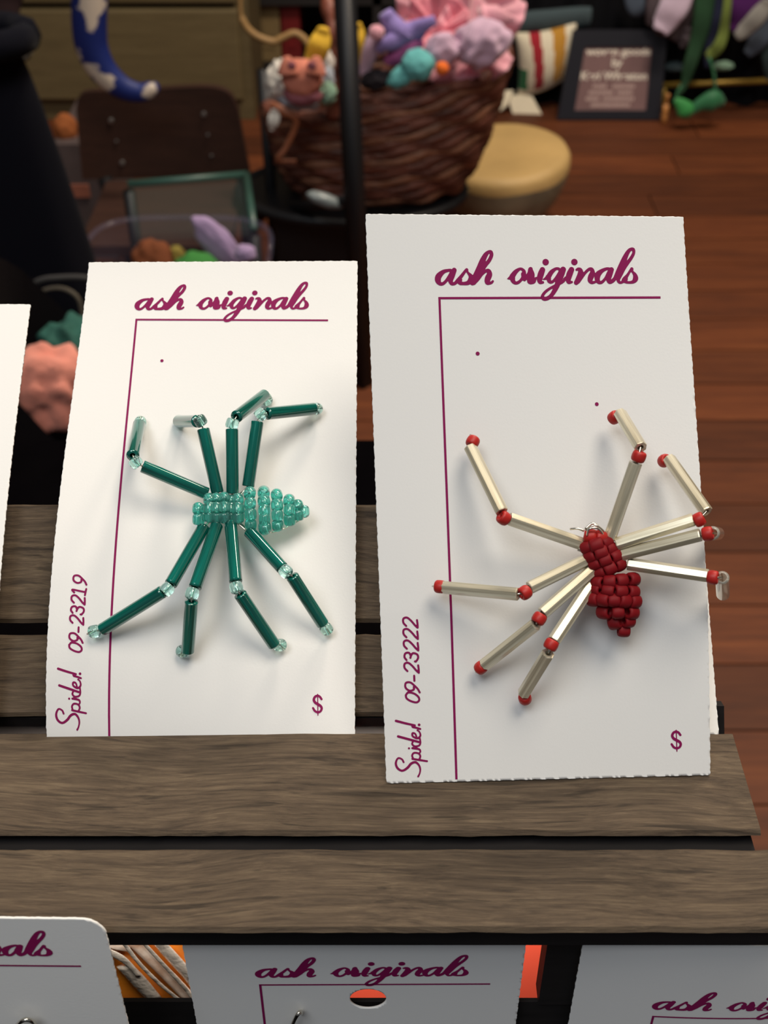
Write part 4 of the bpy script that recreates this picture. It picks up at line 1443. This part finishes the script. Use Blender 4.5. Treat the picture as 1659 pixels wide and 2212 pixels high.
# tan hoop hanging beside the drawers
M['hoop'] = mat('tan_cane', (0.34, 0.20, 0.075), 0.6, var=0.2, vscale=30)
hp = smoothpath([(520, -60, 0), (519, 20, 0), (530, 55, 0), (555, 78, 0), (590, 90, 0), (610, 82, 0), (635, 72, 0), (655, 82, 0), (668, 100, 0)], 6)
YO = 1.95
tube('cane_hoop', [ony(p[0], p[1], YO) for p in hp], [(8 if p[1] > 40 else 5) * pxm(60, YO) for p in hp], 'hoop', None,
     label='bent tan cane hoop hanging in front of the dark shelf', cat='hoop')

# drum stool
M['hide'] = mat('tan_hide', (0.52, 0.34, 0.13), 0.6, var=0.14, vscale=9, bump=0.15, bscale=30)
M['hideside'] = mat('grey_cream_hide', (0.30, 0.26, 0.17), 0.7, var=0.3, vscale=16, bump=0.2, bscale=40)
YR = 1.82
dc = ony(1085, 332, YR)
dm = thing('hide_drum', (dc.x, YR, ZF), 'round drum with tan hide top beside the wicker basket', 'drum')
rx_ = 146 * pxm(345, YR)
R = Matrix.Rotation(-0.06, 3, 'Y') @ Matrix.Rotation(0.06, 3, 'X')
prof = [(0.0, 0.000), (0.5, 0.003), (0.86, 0.006), (0.95, 0.004), (1.0, -0.006), (1.0, -0.020), (0.97, -0.040), (0.88, -0.065), (0.74, -0.085), (0.6, -0.10), (0.5, -0.12), (0.55, -0.15)]
V, Fc, mi = [], [], []
sg = 56
for r_, z in prof:
    for k in range(sg):
        th = 2 * math.pi * k / sg
        V.append(dc + R @ Vector((rx_ * max(r_, 0.002) * math.cos(th), rx_ * max(r_, 0.002) * math.sin(th), z * (1 + 0.06 * math.sin(6 * th)))))
top_f, side_f = [], []
for j in range(len(prof) - 1):
    for k in range(sg):
        k2 = (k + 1) % sg
        (top_f if j < 5 else side_f).append((j * sg + k, (j + 1) * sg + k, (j + 1) * sg + k2, j * sg + k2))
mk('drum_head', V, top_f, 'hide', dm, smooth=True)
mk('drum_shell', V, side_f, 'hideside', dm, smooth=True)
M['drumbase'] = mat('dark_wood_base', (0.035, 0.026, 0.020), 0.7)
lowz = dc.z - 0.13
V = [(dc.x + g * rx_ * math.cos(2 * math.pi * k / 32), YR + 0.03 + g * rx_ * math.sin(2 * math.pi * k / 32), z) for z, g in ((ZF, 0.62), (lowz, 0.5)) for k in range(32)]
mk('drum_foot', V, [(k, (k + 1) % 32, 32 + (k + 1) % 32, 32 + k) for k in range(32)] + [tuple(range(32))[::-1], tuple(range(32, 64))], 'drumbase', dm, smooth=False)
blob('gourd', 925, 445, YR - 0.05, 40, 22, 'orangeyarn', amp=0.05, label='burnt orange gourd on the floor between stand and drum', cat='gourd')

# ================================================================== BACKGROUND: RIGHT DISPLAY
M['drape'] = mat('black_display_drape', (0.007, 0.007, 0.009), 0.95, spec=0.1)
YQ = 2.44
xq0, xq1 = ony(1105, 150, YQ).x, 1.55
V, Fc = [], []
nx = 120
for i in range(nx + 1):
    x = xq0 + (xq1 - xq0) * i / nx
    for z, g in ((ZF, 1.0), (0.3, 0.4)):
        V.append((x, YQ + 0.012 * g * math.sin(i * 0.9) + 0.006 * math.sin(i * 0.37), z))
for i in range(nx + 1):
    x = xq0 + (xq1 - xq0) * i / nx
    for z in (ZF, 0.3):
        V.append((x, YQ + 0.5, z))
o_ = 2 * (nx + 1)
for i in range(nx):
    Fc.append((2 * i, 2 * i + 2, 2 * i + 3, 2 * i + 1))
    Fc.append((o_ + 2 * i, o_ + 2 * i + 1, o_ + 2 * i + 3, o_ + 2 * i + 2))
    Fc.append((2 * i + 1, 2 * i + 3, o_ + 2 * i + 3, o_ + 2 * i + 1))
Fc.append((0, 1, o_ + 1, o_))
Fc.append((2 * nx, o_ + 2 * nx, o_ + 2 * nx + 1, 2 * nx + 1))
dd = thing('draped_display', ((xq0 + xq1) / 2, YQ, ZF), 'tall display stand draped in black cloth at the floor edge', 'display')
mk('drape', V, Fc, 'drape', dd)

# framed sign
M['frame'] = mat('black_frame', (0.010, 0.010, 0.016), 0.4)
M['signpaper'] = mat('dusty_mauve_print', (0.20, 0.112, 0.112), 0.7, var=0.1, vscale=20)
M['signwhite'] = mat('cream_lettering', (0.80, 0.72, 0.62), 0.7)
M['signpale'] = mat('pale_rose_lettering', (0.50, 0.36, 0.33), 0.7)
fb0, fb1 = onz(1203, 258, ZF + 0.001), onz(1424, 257, ZF + 0.001)
Yq = fb0.y
fb1 = Vector((fb1.x, Yq + 0.0, ZF + 0.001))
ft0, ft1 = ony(1238, 64, Yq + 0.045), ony(1440, 72, Yq + 0.045)
ft1 = Vector((ft1.x, ft0.y, ft0.z))
sg_ = thing('framed_sign', (fb0 + fb1) / 2, 'black framed mauve sign about woven goods standing on the floor', 'sign')
Q = [fb0, fb1, ft1, ft0]
fn = (Q[1] - Q[0]).cross(Q[3] - Q[0]).normalized()
slab('frame_board', Q, 0.010, 'frame', sg_)


def sq(s, t, h=0.0):
    return Q[0] * ((1 - s) * (1 - t)) + Q[1] * (s * (1 - t)) + Q[2] * (s * t) + Q[3] * ((1 - s) * t) + fn * h


I0, I1, J0, J1 = 0.155, 0.855, 0.105, 0.815
for a, b, c_, d in ((0, 1, 0, J0), (0, 1, J1, 1), (0, I0, J0, J1), (I1, 1, J0, J1)):
    slab('frame_strip', [sq(a, c_, 0.006), sq(b, c_, 0.006), sq(b, d, 0.006), sq(a, d, 0.006)], 0.006, 'frame', sg_)
slab('printed_sheet', [sq(I0, J0, 0.0012), sq(I1, J0, 0.0012), sq(I1, J1, 0.0012), sq(I0, J1, 0.0012)], 0.001, 'signpaper', sg_)


def sign_text(txt, s0, s1, tb, th, m_):
    cu = bpy.data.curves.new('sign_text', 'FONT')
    cu.body = txt
    cu.offset = 0.028
    to = bpy.data.objects.new('sign_text', cu)
    COL.objects.link(to)
    dg = bpy.context.evaluated_depsgraph_get()
    me = bpy.data.meshes.new_from_object(to.evaluated_get(dg))
    xs = [v.co.x for v in me.vertices]
    x0, x1 = min(xs), max(xs)
    vs = [sq(s0 + (s1 - s0) * (v.co.x - x0) / (x1 - x0) + 0.0, tb + th * v.co.y, 0.0016) for v in me.vertices]
    fs = [list(p.vertices) for p in me.polygons]
    bpy.data.objects.remove(to)
    bpy.data.meshes.remove(me)
    mk('sign_lettering', vs, fs, m_, sg_)


sign_text('woven goods', I0 + 0.02, I1 - 0.01, 0.725, 0.115, 'signwhite')
sign_text('by', 0.46, 0.57, 0.60, 0.125, 'signwhite')
sign_text('Keri Wheaton', I0 + 0.01, I1 - 0.02, 0.452, 0.125, 'signwhite')
for t0, segs in ((0.355, ((0.30, 0.45), (0.50, 0.72))), (0.285, ((0.27, 0.52), (0.55, 0.72))), (0.215, ((0.25, 0.38), (0.42, 0.74))), (0.145, ((0.31, 0.70),))):
    for a, b in segs:
        x = a
        while x < b - 0.01:
            e = min(b, x + random.uniform(0.012, 0.022))
            slab('small_print', [sq(x, t0, 0.0016), sq(e, t0, 0.0016), sq(e, t0 + 0.042, 0.0016), sq(x, t0 + 0.042, 0.0016)], 0.0003, 'signpale', sg_)
            x = e + 0.007

# striped blanket
M['cream'] = mat('cream_wool', (0.74, 0.66, 0.50), 0.95, sheen=0.3, bump=0.4, bscale=120)
M['swhite'] = M['cream']
M['sred'] = mat('red_wool', (0.34, 0.010, 0.022), 0.95, sheen=0.2, bump=0.4, bscale=120)
M['sgreen'] = mat('green_wool', (0.010, 0.15, 0.045), 0.95, sheen=0.2, bump=0.4, bscale=120)
M['sgold'] = mat('gold_wool', (0.48, 0.23, 0.025), 0.95, sheen=0.2, bump=0.4, bscale=120)
Yw = Yq + 0.03
tl_, tr_, br_, bl_ = (1112, 70), (1248, 44), (1222, 172), (1118, 208)
nu, nv = 40, 24
bands = [(0.0, 'sgreen'), (0.10, 'cream'), (0.30, 'sred'), (0.47, 'cream'), (0.66, 'sgold'), (0.88, 'cream')]
wm = [M['cream'], M['sred'], M['sgreen'], M['sgold']]
wi = {'cream': 0, 'sred': 1, 'sgreen': 2, 'sgold': 3}
V, Fc, mi = [], [], []
for lay in (0, 1):
    for i in range(nu + 1):
        for j in range(nv + 1):
            s, t = i / nu, j / nv
            px = (bl_[0] * (1 - s) + br_[0] * s) * (1 - t) + (tl_[0] * (1 - s) + tr_[0] * s) * t + 14 * math.sin(math.pi * t) * (1 - s) * 0.4
            py = (bl_[1] * (1 - s) + br_[1] * s) * (1 - t) + (tl_[1] * (1 - s) + tr_[1] * s) * t + 8 * math.sin(math.pi * s)
            pf = (math.sin(math.pi * s) * math.sin(math.pi * t)) ** 0.5
            p = ony(px, py, Yw + 0.03)
            p.y += -0.035 * pf if lay == 0 else 0.012 * pf
            V.append(p)
o_ = (nu + 1) * (nv + 1)
for lay in (0, 1):
    for i in range(nu):
        for j in range(nv):
            a = lay * o_ + i * (nv + 1) + j
            fc = (a, a + nv + 1, a + nv + 2, a + 1)
            Fc.append(fc if lay == 0 else fc[::-1])
            # bands slant over the roll; the green one shows only at its lower end
            s = (i + 0.5) / nu + 0.10 * (j / nv) - 0.02
            t = j / nv
            nm = 'cream'
            for st_, b_ in bands:
                if s >= st_:
                    nm = b_
            if nm == 'sgreen' and t > 0.42:
                nm = 'cream'
            if s < 0.16 and t < 0.42 and t > 0.02:
                nm = 'sgreen'
            if t < 0.10:
                nm = 'cream'
            mi.append(wi[nm])
bw = thing('striped_blanket', ony(1165, 210, Yw + 0.03), 'cream wool blanket with green, red and gold stripes beside framed sign', 'blanket')
mk('folded_roll', V, Fc, None, bw, smooth=True, mats=wm, mi=mi)
slab('loose_flap', [ony(1112, 262, Yw), ony(1172, 250, Yw), ony(1148, 205, Yw + 0.02), ony(1096, 205, Yw + 0.02)], 0.008, 'cream', bw)
slab('fringe_tab', [ony(1080, 240, Yw), ony(1094, 228, Yw), ony(1108, 195, Yw + 0.02), ony(1092, 195, Yw + 0.02)], 0.006, 'cream', bw)
M['slate'] = mat('slate_teal_wool', (0.050, 0.075, 0.085), 0.95, bump=0.3, bscale=80)
ribbon('folded_shawl', [(1090, 68, 12), (1130, 50, 22), (1190, 42, 22), (1250, 36, 22), (1275, 34, 20)], YQ - 0.03, 'slate', flat=0.5, label='slate teal folded shawl above the striped blanket', cat='shawl')

# hanging scarves
M['scpink'] = mat('white_pink_silk', (0.66, 0.52, 0.66), 0.6, sheen=0.3, var=0.2, vscale=18)
M['scmauve'] = mat('grey_mauve_wool', (0.085, 0.062, 0.072), 0.9, var=0.2, vscale=20)
M['scblue'] = mat('dusty_blue_wool', (0.060, 0.080, 0.115), 0.9, var=0.2, vscale=20)
M['scgreen'] = mat('dark_green_wool', (0.014, 0.058, 0.022), 0.9, var=0.25, vscale=20)
M['sclime'] = mat('olive_lime_wool', (0.14, 0.19, 0.035), 0.9, var=0.2, vscale=20)
M['scpurple'] = mat('deep_purple_wool', (0.075, 0.006, 0.11), 0.9)
M['scgrey'] = mat('grey_cream_wool', (0.26, 0.25, 0.23), 0.9, var=0.25, vscale=20)
M['scnavy'] = mat('ink_navy_wool', (0.010, 0.014, 0.045), 0.9)
M['scteal'] = mat('dim_teal_wool', (0.015, 0.030, 0.032), 0.9, var=0.3, vscale=15)
YV = YQ - 0.10
rail_top = 0.32
for nm, pts, dy, m_, lb in (
        ('scarf', [(1372, -60, 26), (1375, 0, 26), (1385, 22, 22), (1390, 30, 10)], 0.04, 'scblue', 'dusty blue scarf end above the framed sign'),
        ('scarf', [(1462, -60, 62), (1455, 0, 58), (1448, 40, 52), (1440, 68, 44), (1436, 76, 20)], 0.03, 'scmauve', 'grey mauve scarf hanging behind the white pink one'),
        ('scarf', [(1478, -70, 30), (1462, 0, 34), (1444, 35, 30), (1428, 58, 24), (1424, 64, 14)], -0.02, 'scpink', 'white pink silk scarf with squared end'),
        ('scarf', [(1490, 60, 18), (1488, 80, 16), (1480, 92, 14), (1468, 96, 8)], 0.02, 'scmauve', 'short grey mauve tassel under the white pink scarf'),
        ('scarf', [(1528, -60, 22), (1522, 0, 22), (1514, 60, 20), (1500, 110, 16), (1488, 150, 14), (1478, 185, 8), (1462, 208, 5)], 0.0, 'scgreen', 'dark green scarf reaching down past the gold rail'),
        ('scarf', [(1556, -60, 16), (1552, 20, 16), (1545, 60, 15), (1535, 100, 14), (1528, 150, 6)], 0.03, 'scnavy', 'ink navy scarf between green and lime scarves'),
        ('scarf', [(1574, -60, 8), (1572, 0, 9), (1566, 45, 10), (1560, 80, 12), (1548, 105, 14), (1532, 118, 12), (1526, 121, 6)], -0.03, 'sclime', 'narrow olive lime scarf with hooked end'),
        ('scarf', [(1625, -70, 52), (1618, 0, 48), (1604, 40, 30), (1586, 70, 12)], 0.02, 'scpurple', 'deep purple scarf beside the lime scarf'),
        ('scarf', [(1660, 0, 12), (1645, 25, 20), (1622, 52, 20), (1600, 72, 16), (1588, 78, 8)], -0.03, 'scgrey', 'grey cream folded scarf tip over the purple scarf'),
        ('scarf', [(1668, 10, 26), (1650, 60, 28), (1632, 95, 22), (1612, 118, 10)], 0.03, 'scblue', 'dusty blue scarf under the grey cream tip'),
        ('scarf', [(1690, 60, 20), (1672, 100, 26), (1668, 150, 18), (1664, 175, 8)], 0.04, 'scteal', 'dim teal scarf hanging at the rail beyond the blue one')):
    ribbon(nm, pts, YV + dy, m_, flat=0.25, label=lb, cat='scarf', group='scarves hanging at the black display')
for px, py, rx2, ry2, m_, lb in ((1458, 145, 22, 10, 'slate', 'small slate blue knit lying behind the gold rail'),
                                 (1562, 142, 22, 9, 'mint', 'small dull green knit lying behind the gold rail')):
    blob('knit_scrap', px, py, YV + 0.05, rx2, ry2, m_, amp=0.1, label=lb, cat='knit')
M['gold'] = mat('dull_brass', (0.30, 0.19, 0.035), 0.4, metal=0.6)
Yr = YQ - 0.055
gr_ = thing('brass_rail', (ony(1436, 180, Yr).x, Yr, ZF), 'low dull brass rail at the foot of the scarves', 'rail')
tube('rail_bar', [ony(1432, 184, Yr), ony(1720, 172, Yr)], 6.5 * pxm(180, Yr), 'gold', gr_, seg=10)
pz = ony(1437, 184, Yr)
tube('rail_post', [pz, Vector((pz.x, pz.y, ZF))], 4.5 * pxm(180, Yr), 'gold', gr_, seg=10)
pz = ony(1715, 172, Yr)
tube('rail_post', [pz, Vector((pz.x, pz.y, ZF))], 4.5 * pxm(180, Yr), 'gold', gr_, seg=10)
M['amberglass'] = mat('amber_glass', (0.55, 0.24, 0.07), 0.3, var=0.3, vscale=30)
bo = ony(1437, 242, Yr - 0.06)
bt = thing('small_bottle', (bo.x, bo.y, ZF), 'tiny amber bottle on the floor beside the framed sign', 'bottle')
px1 = pxm(220, Yr - 0.06)
for nm, z0_, z1_, r_ in (('bottle_body', ZF, ZF + 0.040, 6.5), ('bottle_neck', ZF + 0.040, ZF + 0.052, 3.5), ('cap', ZF + 0.052, ZF + 0.062, 4.5)):
    tube(nm, [Vector((bo.x, bo.y, z0_ + (z1_ - z0_) * k / 3)) for k in range(4)], [r_ * px1] * 4, 'amberglass', bt, seg=14)
M['ribgreen'] = mat('emerald_ribbon', (0.028, 0.26, 0.055), 0.6, sheen=0.2)
M['ribgreen2'] = mat('forest_ribbon', (0.018, 0.15, 0.055), 0.6, sheen=0.2)
Yn = Yr - 0.10
bw_ = thing('ribbon_bow', onz(1495, 256, ZF), 'bright green ribbon bow lying on the floor before the brass rail', 'ribbon')
for pts, m_ in (([(1458, 215, 6), (1470, 225, 14), (1482, 240, 20), (1486, 252, 10)], 'ribgreen'), ([(1492, 240, 10), (1515, 225, 16), (1540, 218, 24), (1556, 222, 14), (1562, 228, 4)], 'ribgreen2')):
    sp = smoothpath(pts, 6)
    tube('bow_loop', [ony(p[0], p[1], Yn) for p in sp], [p[2] * pxm(p[1], Yn) for p in sp], m_, bw_, seg=12, flat=0.6, side=(0, 1, 0))
tube('ribbon_tail', [ony(p[0], p[1], Yn + 0.02) for p in smoothpath([(1470, 185, 0), (1462, 205, 0), (1460, 216, 0)], 4)], 0.003, 'ribgreen2', bw_)
tube('ribbon_tail', [ony(p[0], p[1], Yn + 0.02) for p in smoothpath([(1532, 125, 0), (1542, 160, 0), (1546, 210, 0)], 4)], 0.003, 'ribgreen2', bw_)

for o in bpy.data.objects:
    if '_org' in o:
        del o['_org']
